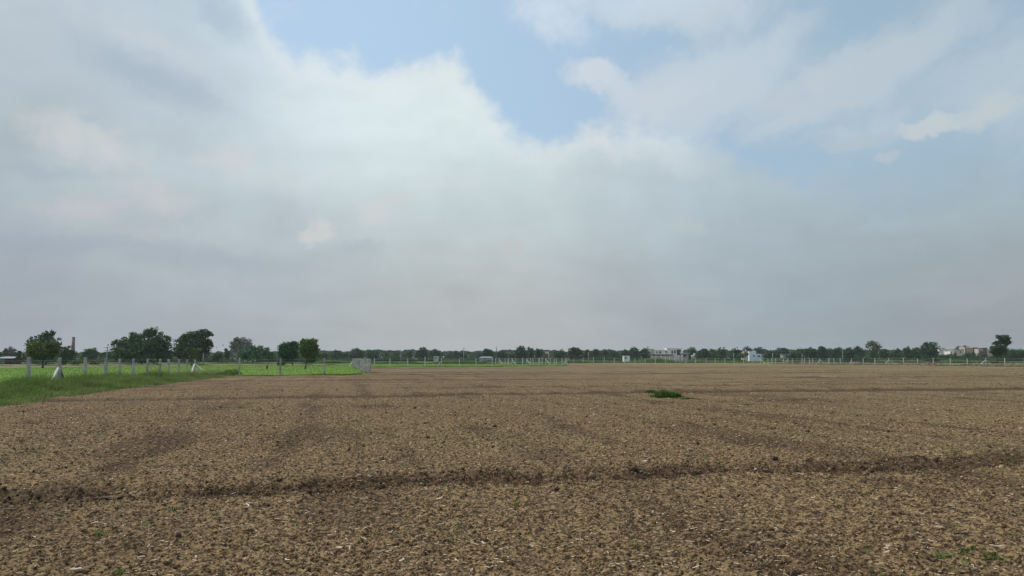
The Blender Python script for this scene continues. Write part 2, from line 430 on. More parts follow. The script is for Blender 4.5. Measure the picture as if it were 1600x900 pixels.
# ------------------------------------------------------------------ materials
def new_mat(name):
    m = bpy.data.materials.new(name); m.use_nodes = True
    t = NT(m.node_tree); b = m.node_tree.nodes['Principled BSDF']
    return m, t, b
def simple(name, c, rough=.8, var=.18, scale=3.0, dirt=None, bump=.0, spec=.3):
    m, t, b = new_mat(name)
    co = t.new('ShaderNodeTexCoord').outputs['Object']
    n = t.noise(co, scale, 6, .62)
    dark = tuple(x * (1 - var * 1.6) for x in c) if dirt is None else dirt
    t.plug(b.inputs['Base Color'], t.mix(t.smooth(n, .32, .68), dark, tuple(min(1, x * (1 + var * .6)) for x in c)))
    b.inputs['Roughness'].default_value = rough; b.inputs['Specular IOR Level'].default_value = spec
    if bump:
        bp = t.new('ShaderNodeBump'); bp.inputs['Strength'].default_value = bump; bp.inputs['Distance'].default_value = .02
        t.plug(bp.inputs['Height'], t.noise(co, scale * 8, 5, .6)); t.l.new(bp.outputs[0], b.inputs['Normal'])
    return m
def foliage(name, c1, c2, rough=.6, trans=.25):
    m, t, b = new_mat(name)
    rpi = E(t, t.new('ShaderNodeNewGeometry').outputs['Random Per Island'])
    oi = E(t, t.new('ShaderNodeObjectInfo').outputs['Random'])
    co = t.new('ShaderNodeTexCoord').outputs['Object']
    n = t.noise(co, .35, 3, .5)
    f = t.m('ADD', rpi * .55, t.smooth(n, .35, .65) * .45)
    c = t.mix(f, c1, c2)
    hs = t.new('ShaderNodeHueSaturation'); t.plug(hs.inputs['Color'], c)
    t.plug(hs.inputs['Value'], oi * .35 + .82); t.plug(hs.inputs['Hue'], oi * .03 + .485)
    b.inputs['Roughness'].default_value = rough; b.inputs['Specular IOR Level'].default_value = .25
    t.l.new(hs.outputs[0], b.inputs['Base Color'])
    tr = t.new('ShaderNodeBsdfTranslucent'); t.l.new(hs.outputs[0], tr.inputs[0])
    mx = t.new('ShaderNodeMixShader'); mx.inputs[0].default_value = trans
    t.l.new(b.outputs[0], mx.inputs[1]); t.l.new(tr.outputs[0], mx.inputs[2])
    o = [q for q in t.n if q.type == 'OUTPUT_MATERIAL'][0]; t.l.new(mx.outputs[0], o.inputs[0])
    return m

def soil_material():
    m, t, b = new_mat('soil')
    co = t.new('ShaderNodeTexCoord').outputs['Object']
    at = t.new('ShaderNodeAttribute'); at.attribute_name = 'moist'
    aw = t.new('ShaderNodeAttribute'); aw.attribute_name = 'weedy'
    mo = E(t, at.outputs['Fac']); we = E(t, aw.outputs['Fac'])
    n1 = t.noise(co, 17, 8, .72, .25); n1b = t.noise(co, 4.5, 7, .72, .2); n2 = t.noise(co, 1.3, 5, .6); n3 = t.noise(co, .16, 4, .55); n4 = t.noise(co, 90, 4, .6)
    sp = t.new('ShaderNodeSeparateXYZ'); t.l.new(co, sp.inputs[0]); px_ = E(t, sp.outputs[0]); py_ = E(t, sp.outputs[1])
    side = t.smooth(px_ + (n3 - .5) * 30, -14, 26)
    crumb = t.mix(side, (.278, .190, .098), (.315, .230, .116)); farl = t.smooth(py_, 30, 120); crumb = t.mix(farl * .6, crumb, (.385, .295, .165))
    crumb = t.mix(t.smooth(n3, .38, .62) * .35, crumb, (.215, .140, .078))
    gap = (.030, .018, .011)  # shade in the gaps between crumbs, painted as a near-black soil colour
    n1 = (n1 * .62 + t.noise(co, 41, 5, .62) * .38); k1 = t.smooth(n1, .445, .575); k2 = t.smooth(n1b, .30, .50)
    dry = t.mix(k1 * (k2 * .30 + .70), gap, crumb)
    dry = t.mix(t.smooth(n4, .58, .72) * .40, dry, (.34, .25, .155))
    dry = t.mix(t.smooth(n2, .56, .74) * .35, dry, (.115, .076, .048))
    mpf = t.new('ShaderNodeMapping'); t.l.new(co, mpf.inputs[0]); mpf.inputs['Rotation'].default_value = (0, 0, -math.atan(TU)); mpf.inputs['Scale'].default_value = (.16, .85, 1)
    rows = t.noise(mpf.outputs[0], 1.0, 6, .62, .2)
    farw = t.smooth(py_, 16, 60)
    dry = t.mix(farw * t.smooth(rows, .52, .68) * .85, dry, (.105, .070, .042))
    dry = t.mix(farw * t.smooth(rows, .48, .30) * .60, dry, (.30, .225, .13))
    wet = t.mix(k1, (.022, .014, .009), (.110, .068, .040))  # damp soil, with the same gap shade painted in as its dark end
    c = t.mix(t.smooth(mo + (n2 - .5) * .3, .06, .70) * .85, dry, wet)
    fleck = t.smooth(t.noise(co, 31, 3, .6), .64, .69)
    c = t.mix(we * t.smooth(t.noise(co, 2.2, 6, .7), .38, .60) * .9, c, (.205, .205, .078))
    c = t.mix(fleck * .55, c, (.42, .33, .21))
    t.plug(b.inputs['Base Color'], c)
    b.inputs['Roughness'].default_value = .95; b.inputs['Specular IOR Level'].default_value = .12
    bp = t.new('ShaderNodeBump'); bp.inputs['Strength'].default_value = .9; bp.inputs['Distance'].default_value = .02
    t.plug(bp.inputs['Height'], t.noise(co, 42, 7, .65) * .8 + n4 * .3); t.l.new(bp.outputs[0], b.inputs['Normal'])
    return m

M = {}
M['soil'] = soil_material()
def clod_material(pts=None, dk=(.07, .046, .030)):
    m, t, b = new_mat('clod_soil')
    co = t.new('ShaderNodeTexCoord').outputs['Object']
    rpi = E(t, t.new('ShaderNodeNewGeometry').outputs['Random Per Island'])
    c = t.ramp(rpi, pts or [(0, (.050, .032, .019)), (.3, (.13, .084, .046)), (.65, (.25, .165, .086)), (1, (.36, .26, .15))])
    c = t.mix(t.smooth(t.noise(co, 60, 4, .6), .4, .6) * .5, c, dk)
    t.plug(b.inputs['Base Color'], c); b.inputs['Roughness'].default_value = .95; b.inputs['Specular IOR Level'].default_value = .1
    return m
M['clod'] = clod_material()
M['furrow_clod'] = clod_material([(0, (.018, .012, .008)), (.4, (.050, .033, .021)), (.8, (.11, .073, .045)), (1, (.17, .12, .075))], (.03, .02, .013))
M['dark_clod'] = simple('dark_clod_soil', (.060, .045, .034), .9, .4, 25, bump=.8, spec=.15)
M['straw'] = simple('dry_straw', (.62, .52, .37), .8, .35, 9)
M['stalk'] = simple('dry_stalk', (.30, .25, .19), .85, .35, 14)
M['husk'] = simple('pale_husk', (.62, .55, .45), .7, .2, 40)
M['post'] = simple('weathered_concrete', (.40, .385, .38), .9, .28, 2.3, bump=.3)
M['brace'] = simple('pale_lit_concrete', (.60, .60, .59), .85, .16, 3.0, bump=.3)  # pale brace tone; the sunlit side of the near left brace is painted in
M['pale_post'] = simple('pale_concrete', (.56, .56, .53), .85, .18, 2.0)
M['brace_shaded'] = simple('shaded_concrete', (.20, .195, .20), .9, .2, 3.0)  # right brace of the near pair, its shaded side painted as darker concrete
M['wire'] = simple('galvanised_wire', (.42, .43, .43), .55, .15, 3)
M['bark'] = simple('bark', (.085, .066, .050), .95, .35, 4, bump=.5)
M['pole'] = simple('pole_concrete', (.34, .34, .34), .9, .2, 1.2)
M['pole_wood'] = simple('pole_wood', (.10, .085, .07), .9, .3, 2)
M['white'] = simple('white_render', (.82, .79, .77), .85, .13, .7)
M['bluewhite'] = simple('blue_white_render', (.70, .78, .88), .8, .08, .7)
M['beige'] = simple('beige_render', (.56, .49, .42), .9, .2, .8)
M['pinkish'] = simple('pale_pink_render', (.55, .47, .43), .9, .2, .8)
M['brick'] = simple('weathered_brick', (.17, .105, .080), .95, .3, 1.2)
M['greywall'] = simple('grey_render', (.33, .32, .32), .9, .2, .8)
M['slab'] = simple('roof_slab', (.30, .285, .27), .9, .25, .8)
M['roofsheet'] = simple('roof_sheet', (.24, .27, .30), .5, .12, .6)
M['glass'] = simple('dark_window', (.018, .020, .024), .25, .2, 2, spec=.5)
M['tank'] = simple('water_tank_plastic', (.03, .03, .035), .5, .1, 2)
M['leaf_dark'] = foliage('leaves_dark', (.018, .060, .020), (.048, .124, .034))
M['leaf_mid'] = foliage('leaves_mid', (.028, .082, .020), (.068, .150, .036))
M['leaf_olive'] = foliage('leaves_olive', (.040, .092, .018), (.125, .200, .036))
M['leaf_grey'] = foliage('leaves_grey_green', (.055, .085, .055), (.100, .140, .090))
M['leaf_pale'] = foliage('leaves_pale', (.060, .085, .035), (.150, .185, .075))
M['grass'] = foliage('verge_grass', (.065, .118, .022), (.190, .255, .058), trans=.3)
M['grass_dry'] = foliage('verge_grass_seed', (.16, .17, .075), (.26, .26, .13), trans=.3)
M['crop_leaf'] = foliage('young_crop', (.095, .185, .022), (.150, .265, .034), trans=.3)
M['tall_crop'] = foliage('tall_crop', (.100, .165, .050), (.200, .285, .095), trans=.3)
M['weed'] = foliage('weed_leaves', (.060, .115, .022), (.140, .210, .048), trans=.3)

def green_mat(name, a, b_, c_, sc=1.0):
    m, t, b = new_mat(name)
    co = t.new('ShaderNodeTexCoord').outputs['Object']
    n = t.noise(co, 1.3 * sc, 7, .66); n2 = t.noise(co, .06 * sc, 5, .55)
    c = t.mix(t.smooth(n, .35, .65), a, b_); c = t.mix(t.smooth(n2, .42, .62) * .6, c, c_)
    t.plug(b.inputs['Base Color'], c); b.inputs['Roughness'].default_value = .95; b.inputs['Specular IOR Level'].default_value = .1
    bp = t.new('ShaderNodeBump'); bp.inputs['Strength'].default_value = .8; bp.inputs['Distance'].default_value = .15
    t.plug(bp.inputs['Height'], t.noise(co, 5 * sc, 5, .65)); t.l.new(bp.outputs[0], b.inputs['Normal'])
    return m
M['green_field'] = green_mat('green_field', (.095, .180, .024), (.135, .235, .033), (.115, .20, .030))
M['crop_base'] = green_mat('crop_base', (.085, .125, .036), (.14, .19, .055), (.11, .15, .05))
M['olive_field'] = green_mat('olive_field', (.13, .125, .065), (.20, .185, .11), (.10, .13, .05))
M['bund'] = green_mat('bund', (.055, .065, .028), (.11, .115, .05), (.09, .075, .05))

def ground_material():
    m, t, b = new_mat('farmland')
    co = t.new('ShaderNodeTexCoord').outputs['Object']
    mp = t.new('ShaderNodeMapping'); t.l.new(co, mp.inputs[0]); mp.inputs['Scale'].default_value = (.006, .03, 1)
    n = t.noise(mp.outputs[0], 1.0, 5, .6, .3)
    c = t.ramp(n, [(.30, (.095, .095, .048)), (.42, (.075, .115, .038)), (.50, (.11, .16, .05)), (.58, (.065, .095, .034)), (.70, (.13, .12, .07))])
    n2 = t.noise(co, .5, 7, .65)
    c = t.mix(t.smooth(n2, .35, .65) * .5, c, (.05, .065, .028))
    t.plug(b.inputs['Base Color'], c); b.inputs['Roughness'].default_value = .95; b.inputs['Specular IOR Level'].default_value = .1
    return m
M['ground'] = ground_material()

# ------------------------------------------------------------------ ground sheet (to the horizon)
def sheet(name, pts, z, mat, kind='structure'):
    me = bpy.data.meshes.new(name); me.from_pydata([(x, y, z) for x, y in pts], [], [tuple(range(len(pts)))]); me.update()
    return tag(link_mesh(name, me, mat), kind=kind)
xs = np.linspace(-2500, 2500, 41); ys = np.linspace(-260, 3100, 29)
gx, gy = np.meshgrid(xs, ys)
gz = np.full(gx.shape, -.16)
Vg = np.stack([gx.ravel(), gy.ravel(), gz.ravel()], 1)
ii, jj = np.meshgrid(np.arange(40), np.arange(28)); a = (jj * 41 + ii).ravel()
g = faces_np('ground', Vg, np.stack([a, a + 1, a + 42, a + 41], 1), mat=M['ground']); tag(g, kind='structure')

# ------------------------------------------------------------------ ploughed field
fence_dir = (-.2, 1.0)
def edge_x(Y): return -17.8 - .2 * (Y - 25.7)
POLY = [(edge_x(-140), -140.0), (edge_x(10), 10.), G(0, 632), G(100, 616), G(200, 604), G(290, 593.5), G(345, 589), G(420, 587.3), G(560, 585.2), G(578, 584.2),
        G(566, 577.5), G(556, 574.2), G(640, 573.4), G(760, 573.2), G(860, 572.4), G(884, 571.2), G(892, 567.8), G(1000, 567.2), G(1190, 567.6), G(1215, 569.4),
        G(1320, 570.3), G(1420, 571.2), G(1520, 572.6), G(1640, 573.8), (190., 118.), (330., 60.), (330., -140.)]
def inside(X, Y, poly):
    r = np.zeros(X.shape, bool); n = len(poly)
    for i in range(n):
        x0, y0 = poly[i]; x1, y1 = poly[(i + 1) % n]
        c = ((y0 > Y) != (y1 > Y))
        with np.errstate(divide='ignore', invalid='ignore'):
            xi = (x1 - x0) * (Y - y0) / (y1 - y0 + 1e-12) + x0
        r ^= c & (X < xi)
    return r
th = np.concatenate([np.linspace(-np.pi, -R(46), 60, endpoint=False), np.linspace(-R(46), R(46), 820), np.linspace(R(46), np.pi, 61)[1:]])
rr = [.35]
while rr[-1] < 430:
    q = rr[-1]
    k = .06 if q < 3.6 else (1 / 480 if q < 30 else (1 / 300 if q < 110 else 1 / 150))
    rr.append(q * (1 + k))
rr = np.array(rr)
TH, RR = np.meshgrid(th, rr)
X = (np.sin(TH) * RR).ravel(); Y = (np.cos(TH) * RR).ravel()
cell = np.maximum(RR.ravel() * (th[70] - th[69]), RR.ravel() * np.gradient(rr)[:, None].repeat(len(th), 1).ravel() / RR.ravel())
cell = np.where(np.abs(TH.ravel()) > R(46.1), RR.ravel() * .06, cell)
Z, MO = height(X, Y, cell)
jit = 1.0 + 0 * X
nx = .45 * perlin(X / 1.3, Y / 1.3, 61) * np.clip(RR.ravel() / 60, .4, 4); ny = .8 * perlin(X / 2.3, Y / 2.3, 62) * np.clip(RR.ravel() / 60, .4, 4)
ins = inside(X + nx, Y + ny, POLY)
# green weeds thinning out on the far right and far edge
Un, Vn = uv(X, Y)
WEED = np.clip(sst(X, 8, 90) * sst(Y, 45, 110) * (.55 + .9 * perlin(X / 16, Y / 6, 63)), 0, 1) * .75 + .15 * sst(perlin(X / 6, Y / 6, 64), .1, .6)
WEED = np.maximum(WEED, sst(Y, 170, 250) * .6)
nr, nt = len(rr), len(th)
ia, ja = np.meshgrid(np.arange(nt - 1), np.arange(nr - 1)); a = (ja * nt + ia).ravel()
quads = np.stack([a, a + nt, a + nt + 1, a + 1], 1)
keep = ins[quads].any(1)
quads = quads[keep]
used = np.zeros(len(X), bool); used[quads.ravel()] = True
idx = np.cumsum(used) - 1
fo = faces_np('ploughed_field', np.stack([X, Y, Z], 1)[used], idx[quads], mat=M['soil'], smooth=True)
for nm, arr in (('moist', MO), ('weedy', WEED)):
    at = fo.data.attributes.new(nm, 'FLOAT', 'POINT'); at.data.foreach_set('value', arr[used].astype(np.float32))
tag(fo, kind='structure')
del X, Y, Z, MO, TH, RR, WEED, quads

def scatter_r(n, r0, r1, half=R(42), p=1.0):
    """points around the camera ground point, density falling as 1/r^p"""
    u = RNG.random(n)
    if p == 2: r = r0 * (r1 / r0) ** u
    else: r = (r0 ** (2 - p) + u * (r1 ** (2 - p) - r0 ** (2 - p))) ** (1 / (2 - p))
    t = (RNG.random(n) * 2 - 1) * half
    return np.sin(t) * r, np.cos(t) * r, r
def gz_at(X, Y, r): return height(X, Y, r * .002 + .001)[0]

# ------------------------------------------------------------------ loose clods, straw, sprouts on the soil
def rot_mats(n, tilt=None):
    q = RNG.normal(size=(n, 4)); q /= np.linalg.norm(q, axis=1)[:, None]
    w_, x, y, z = q.T
    return np.stack([1 - 2 * (y * y + z * z), 2 * (x * y - z * w_), 2 * (x * z + y * w_), 2 * (x * y + z * w_), 1 - 2 * (x * x + z * z), 2 * (y * z - x * w_),
                     2 * (x * z - y * w_), 2 * (y * z + x * w_), 1 - 2 * (x * x + y * y)], 1).reshape(n, 3, 3)
t_ = (1 + 5 ** .5) / 2
ICO = np.array([(-1, t_, 0), (1, t_, 0), (-1, -t_, 0), (1, -t_, 0), (0, -1, t_), (0, 1, t_), (0, -1, -t_), (0, 1, -t_), (t_, 0, -1), (t_, 0, 1), (-t_, 0, -1), (-t_, 0, 1)]) / 1.9
ICOF = np.array([(0, 11, 5), (0, 5, 1), (0, 1, 7), (0, 7, 10), (0, 10, 11), (1, 5, 9), (5, 11, 4), (11, 10, 2), (10, 7, 6), (7, 1, 8), (3, 9, 4), (3, 4, 2), (3, 2, 6), (3, 6, 8), (3, 8, 9), (4, 9, 5), (2, 4, 11), (6, 2, 10), (8, 6, 7), (9, 8, 1)])
def clod_cloud(n, X, Y, Zs, size):
    V = ICO[None] * (1 + .38 * RNG.normal(size=(n, 12, 1)).clip(-1.6, 1.6))
    V = V * (RNG.random((n, 1, 3)) * .7 + .6)
    V = np.einsum('nij,nkj->nki', rot_mats(n), V) * size[:, None, None]
    V += np.stack([X, Y, Zs + size * .25], 1)[:, None]
    Fs = ICOF[None] + (np.arange(n) * 12)[:, None, None]
    return V.reshape(-1, 3), Fs.reshape(-1, 3)
n = 105000
X, Y, r = scatter_r(n, 3.5, 75, p=1.75)
U_, V_ = uv(X, Y)
size = .004 + .010 * RNG.random(n) ** 2.2 + .018 * RNG.random(n) ** 14
size *= 1 + .9 * np.exp(-((V_ - V0) / .5) ** 2) * (RNG.random(n) < .3)
size *= np.clip(r / 12, .85, 1.3); size *= 1 - .6 * sst(r, 40, 75)
V_, F_ = clod_cloud(n, X, Y, gz_at(X, Y, r), size)
o = faces_np('soil_crumbs', V_, F_, mat=M['clod']); tag(o, 'small crumbs of dry brown soil lying on the harrowed field', 'soil', kind='stuff')

n = 3600
U_ = (RNG.random(n) * 2 - 1) * 17 ; Vv = V0 + .12 + RNG.normal(size=n) * .26 - (.35 * perlin(U_ / 3.1, (V0 + U_ * 0) / 5.0, 21))
X = U_ * UX - Vv * UY; Y = U_ * UY + Vv * UX; r = np.hypot(X, Y)
lowd = sst(perlin(U_ / 1.6, U_ * 0 + 3.3, 33), -.6, .4)
size = (.006 + .022 * RNG.random(n) ** 3) * np.where(U_ > 1.5, .8, 1) * (.5 + .7 * lowd)
V_, F_ = clod_cloud(n, X, Y, gz_at(X, Y, r), size)
o = faces_np('furrow_clods', V_, F_, mat=M['furrow_clod']); tag(o, 'dark crumbling lumps of damp earth turned up along the furrow', 'soil', kind='stuff')

def ribbons(n, X, Y, Z, L, W, curl=.6, lift=.5):
    """flat bent strips of straw: three segments each"""
    a = RNG.random(n) * 2 * np.pi; tilt = RNG.normal(size=n) * .16 * lift + .06
    k = RNG.normal(size=n) * curl
    s = np.linspace(-.5, .5, 4)
    V = np.zeros((n, 8, 3)); tw = RNG.random(n) * 1.2
    for i, q in enumerate(s):
        ang_ = a + k * q
        cx = X + L * q * np.cos(a) - L * k * (q * q) * .5 * np.sin(a); cy = Y + L * q * np.sin(a) + L * k * (q * q) * .5 * np.cos(a)
        cz = Z + L * (q + .5) * tilt + W * .5
        px, py = -np.sin(ang_) * W / 2, np.cos(ang_) * W / 2
        V[:, i * 2] = np.stack([cx + px, cy + py, cz + tw * W * .5], 1); V[:, i * 2 + 1] = np.stack([cx - px, cy - py, cz - tw * W * .3], 1)
    f = np.array([(0, 1, 3, 2), (2, 3, 5, 4), (4, 5, 7, 6)])
    Fs = f[None] + (np.arange(n) * 8)[:, None, None]
    return V.reshape(-1, 3), Fs.reshape(-1, 4)
n = 42000
X, Y, r = scatter_r(n, 3.5, 60, p=1.5)
V_, F_ = ribbons(n, X, Y, gz_at(X, Y, r) + .006, .012 + .030 * RNG.random(n) ** 2 + .06 * RNG.random(n) ** 12, (.0022 + .0035 * RNG.random(n)) * np.clip(r / 9, 1, 2.6))
o = faces_np('straw_litter', V_, F_, mat=M['straw']); tag(o, 'short bits of pale straw strewn over the brown soil', 'straw', kind='stuff')
n = 260
X, Y, r = scatter_r(n, 4.6, 22, p=1.4)
V_, F_ = ribbons(n, X, Y, gz_at(X, Y, r) + .012, .03 + .05 * RNG.random(n), .006 + .007 * RNG.random(n), 1.1, 1.2)
o = faces_np('husk_litter', V_, F_, mat=M['husk']); tag(o, 'whitish flakes of dry husk scattered on the near soil', 'husk', kind='stuff')

def blades(X, Y, Z, Hh, Wd, lean=.35):
    n = len(X); a = RNG.random(n) * 2 * np.pi; ln = np.abs(RNG.normal(size=n)) * lean + .06
    b = RNG.random(n) * 2 * np.pi
    wx, wy = np.cos(b) * Wd / 2, np.sin(b) * Wd / 2
    V = np.zeros((n, 5, 3))
    for i, (q, ww) in enumerate(((0, .8), (.55, 1.0))):
        cx = X + np.cos(a) * Hh * ln * q ** 2; cy = Y + np.sin(a) * Hh * ln * q ** 2
        cz = Z + Hh * q
        V[:, 2 * i] = np.stack([cx + wx * ww, cy + wy * ww, cz], 1); V[:, 2 * i + 1] = np.stack([cx - wx * ww, cy - wy * ww, cz], 1)
    V[:, 4] = np.stack([X + np.cos(a) * Hh * ln * 1.3, Y + np.sin(a) * Hh * ln * 1.3, Z + Hh * (1 - ln * .35)], 1)
    b0 = np.arange(n) * 5
    loops = np.stack([b0, b0 + 1, b0 + 3, b0 + 2, b0 + 2, b0 + 3, b0 + 4], 1).ravel()
    starts = np.stack([np.arange(n) * 7, np.arange(n) * 7 + 4], 1).ravel()
    return V.reshape(-1, 3), loops, starts
def blade_obj(name, X, Y, Z, H, W, mat, lean=.35, parent=None):
    V, l, s = blades(X, Y, Z, H, W, lean)
    return link_mesh(name, mesh_np(name, V, l, s, None), mat, parent)
# seedlings
n0 = 420
X0, Y0, r0 = scatter_r(n0, 4.6, 45, p=1.2)
U0, V0_ = uv(X0, Y0)
k = 7
X = np.repeat(X0, k) + RNG.normal(size=n0 * k) * .02; Y = np.repeat(Y0, k) + RNG.normal(size=n0 * k) * .02
r = np.hypot(X, Y)
o = blade_obj('seedlings', X, Y, gz_at(X, Y, r) - .005, .025 + .05 * RNG.random(n0 * k), .004 + .004 * RNG.random(n0 * k) + r * .0002, M['weed'], .8)
tag(o, 'tiny green seedlings sprouting here and there in the soil', 'seedlings', kind='stuff')
# low weeds on the far right of the field
n = 26000
X = RNG.random(n) * 120 + 5; Y = RNG.random(n) * 130 + 45
ok = (RNG.random(n) < sst(perlin(X / 14, Y / 4, 63), -.1, .5) * sst(X / (Y + 1), .05, .6)) & inside(X, Y, POLY)
X, Y = X[ok], Y[ok]
o = blade_obj('low_weeds', X, Y, np.zeros(len(X)), .05 + .05 * RNG.random(len(X)), .05 + .04 * RNG.random(len(X)), M['leaf_pale'], .9)
tag(o, 'thin cover of low weeds greening the far side of the field', 'weeds', kind='stuff')

# ------------------------------------------------------------------ single things lying on the near soil
from mathutils import noise as mnoise
def lump(name, x, y, size, mat, label, cat, group, seed, flat=.7):
    X, Y = G(x, y); z = float(gz_at(np.array([X]), np.array([Y]), np.array([math.hypot(X, Y)]))[0])
    import bmesh
    bm = bmesh.new(); bmesh.ops.create_icosphere(bm, subdivisions=4, radius=1)
    for v in bm.verts:
        p = v.co * 1.3 + Vector((seed * 7.3, 1, 2))
        d = 1 + .42 * mnoise.noise(p) + .22 * mnoise.noise(p * 2.7) + .13 * mnoise.noise(p * 6) + .06 * mnoise.noise(p * 14)
        v.co = Vector((v.co.x * d * size, v.co.y * d * size * .85, v.co.z * d * size * flat))
    me = bpy.data.meshes.new(name); bm.to_mesh(me); bm.free()
    o = link_mesh(name, me, mat, smooth=True); o.location = (X, Y, z + size * flat * .45)
    return tag(o, label, cat, group)
for i, (x, y, s, lab) in enumerate([
        (991, 740, .050, 'dark clod, leftmost of the row on the far side of the furrow'),
        (1004, 751, .062, 'broad flat dark clod where the row of clods starts at the furrow'),
        (1040, 751, .038, 'small dark clod between the broad flat one and the round one'),
        (1065, 747, .044, 'round black clod just below the largest clod of the furrow'),
        (1086, 739, .066, 'largest blackish clod standing in the row by the furrow'),
        (1075, 728, .034, 'small brown-black clod behind the largest clod'),
        (1199, 742, .046, 'dark clod alone in the furrow to the right of the row'),
        (1245, 742, .050, 'dark clod with pale chaff on its top in the furrow'),
        (871, 768, .036, 'jagged dark clod in front of the furrow at mid field'),
        (1212, 727, .040, 'dark clod on the far bank of the furrow, above the lone one')]):
    lump('soil_clod', x, y, s, M['dark_clod'], lab, 'clod', 'dark clods along the furrow', i + 1)

def stalk(name, x, y, L, rad, ang_, label, mat=None, bend=.12, cat='stalk', lift=.03):
    X, Y = G(x, y); r = math.hypot(X, Y)
    ts = np.linspace(-.5, .5, 7)
    px = X + np.cos(ang_) * L * ts - np.sin(ang_) * bend * L * (ts ** 2 - .1); py = Y + np.sin(ang_) * L * ts + np.cos(ang_) * bend * L * (ts ** 2 - .1)
    z = float(gz_at(px, py, np.hypot(px, py)).max()) + rad * .4
    root_pts = [(px[i] - X, py[i] - Y, lift * (ts[i] + .5) * (1 - ts[i]) * .5) for i in range(7)]
    o = MB().tube(root_pts, [rad * .5, rad, rad * 1.05, rad * .9, rad, rad * .8, rad * .35], 7).build(name, mat or M['stalk'], smooth=True)
    o.location = (X, Y, z)
    return tag(o, label, cat, 'dry stalks lying on the soil')
stalk('dry_stalk', 168, 774, .30, .007, .12, 'grey dry stalk lying in the dark furrow at its left end', bend=.3)
stalk('dry_stalk', 12, 802, .20, .006, .05, 'short pale stalk at the left border just below the furrow')
stalk('dry_stalk', 308, 788, .26, .005, .18, 'thin dark stalk lying below the furrow beside green sprouts')
stalk('dry_stalk', 275, 808, .20, .004, -1.0, 'thin straight straw stalk slanting across soil left of centre')
stalk('dry_stalk', 354, 828, .22, .0045, .9, 'forked-looking curved stalk on loose soil in the left half')
stalk('dry_stalk', 1240, 735, .24, .005, .05, 'dark thin stalk along the near lip of the furrow on the right side', bend=.05)
stalk('dry_stalk', 1502, 845, .13, .006, -.2, 'short dark stalk beside the curved white husk', mat=M['pole_wood'])

def husk(x, y, L, W, ang_, curl, label):
    """a curled leaf sheath: a bent half-tube"""
    X, Y = G(x, y); z = float(gz_at(np.array([X]), np.array([Y]), np.array([math.hypot(X, Y)]))[0])
    vs, fs = [], []; n, m_ = 10, 7
    for i in range(n):
        t = i / (n - 1) - .5; a = ang_ + curl * t
        wd = W * (1 - (2 * t) ** 4 * .75) / 2
        cx, cy = L * t * math.cos(ang_) - L * curl * t * t * .5 * math.sin(ang_), L * t * math.sin(ang_) + L * curl * t * t * .5 * math.cos(ang_)
        for j in range(m_):
            ph = (j / (m_ - 1) - .5) * 2.4
            vs.append((cx - math.sin(a) * wd * math.sin(ph), cy + math.cos(a) * wd * math.sin(ph), wd * (1.15 - math.cos(ph)) + .02 + .02 * abs(t)))
    for i in range(n - 1):
        for j in range(m_ - 1):
            q = i * m_ + j; fs.append((q, q + 1, q + m_ + 1, q + m_))
    me = bpy.data.meshes.new('dry_husk'); me.from_pydata(vs, [], fs); me.update()
    o = link_mesh('dry_husk', me, M['husk'], smooth=True); o.location = (X, Y, z)
    so = o.modifiers.new('thick', 'SOLIDIFY'); so.thickness = .0015
    return tag(o, label, 'husk', 'pale husks lying on the soil')
husk(118, 893, .10, .045, .3, .6, 'crumpled whitish husk at the bottom edge near the left corner')
husk(1468, 832, .085, .022, -.5, 1.1, 'curved white husk lying like a hook on the right soil')
husk(1560, 868, .12, .020, -.45, .3, 'long whitish husk sliver near the bottom right weeds')
husk(448, 878, .07, .02, -.7, .7, 'small pinkish white curved husk on bottom left soil')
husk(306, 868, .07, .016, 1.9, .3, 'narrow upright-looking white husk left of the curved pinkish one')
husk(1212, 835, .035, .03, .2, .5, 'tiny bright white husk flake, left one of the pair')
husk(1247, 835, .035, .02, -.6, .5, 'tiny bright white husk flake, right one of the pair')
husk(713, 880, .07, .016, -1.1, .3, 'pale straight husk piece at the bottom centre')

def weed_plant(name, x, y, n, rx, ry, H, W, label, group=None, mat='weed', lean=.7, prof=None):
    X, Y = G(x, y)
    ax = RNG.normal(size=n) * .42; ay = RNG.normal(size=n) * .42
    ax, ay = ax * rx, ay * ry
    hh = H * (.35 + .65 * RNG.random(n) ** .7) * (np.exp(-(ax / (rx * 1.1)) ** 2) * (1 + .5 * perlin(ax / rx * 3, ay * 0, 5))) + min(.03, H * .3)
    zz_ = gz_at(ax + X, ay + Y, np.hypot(ax + X, ay + Y)) - .01
    o = blade_obj(name, ax, ay, zz_, hh, W * (.6 + .8 * RNG.random(n)), M[mat], lean)
    o.location = (X, Y, 0)
    return tag(o, label, 'weed', group)
weed_plant('weed_clump', 1042, 621, 2600, .62, .30, .36, .022, 'big dark green clump of weeds growing alone in the brown field')
weed_plant('weed_clump', 1017, 614, 900, .30, .2, .22, .022, 'low green tuft adjoining the left end of the big weed clump')
weed_plant('weed_clump', 1076, 624, 500, .55, .14, .07, .022, 'thin flat line of green weeds trailing right of the big clump')
weed_plant('weed_clump', 1169, 633, 160, .25, .12, .06, .02, 'faint small weed patch to the right of the clump', mat='leaf_pale')
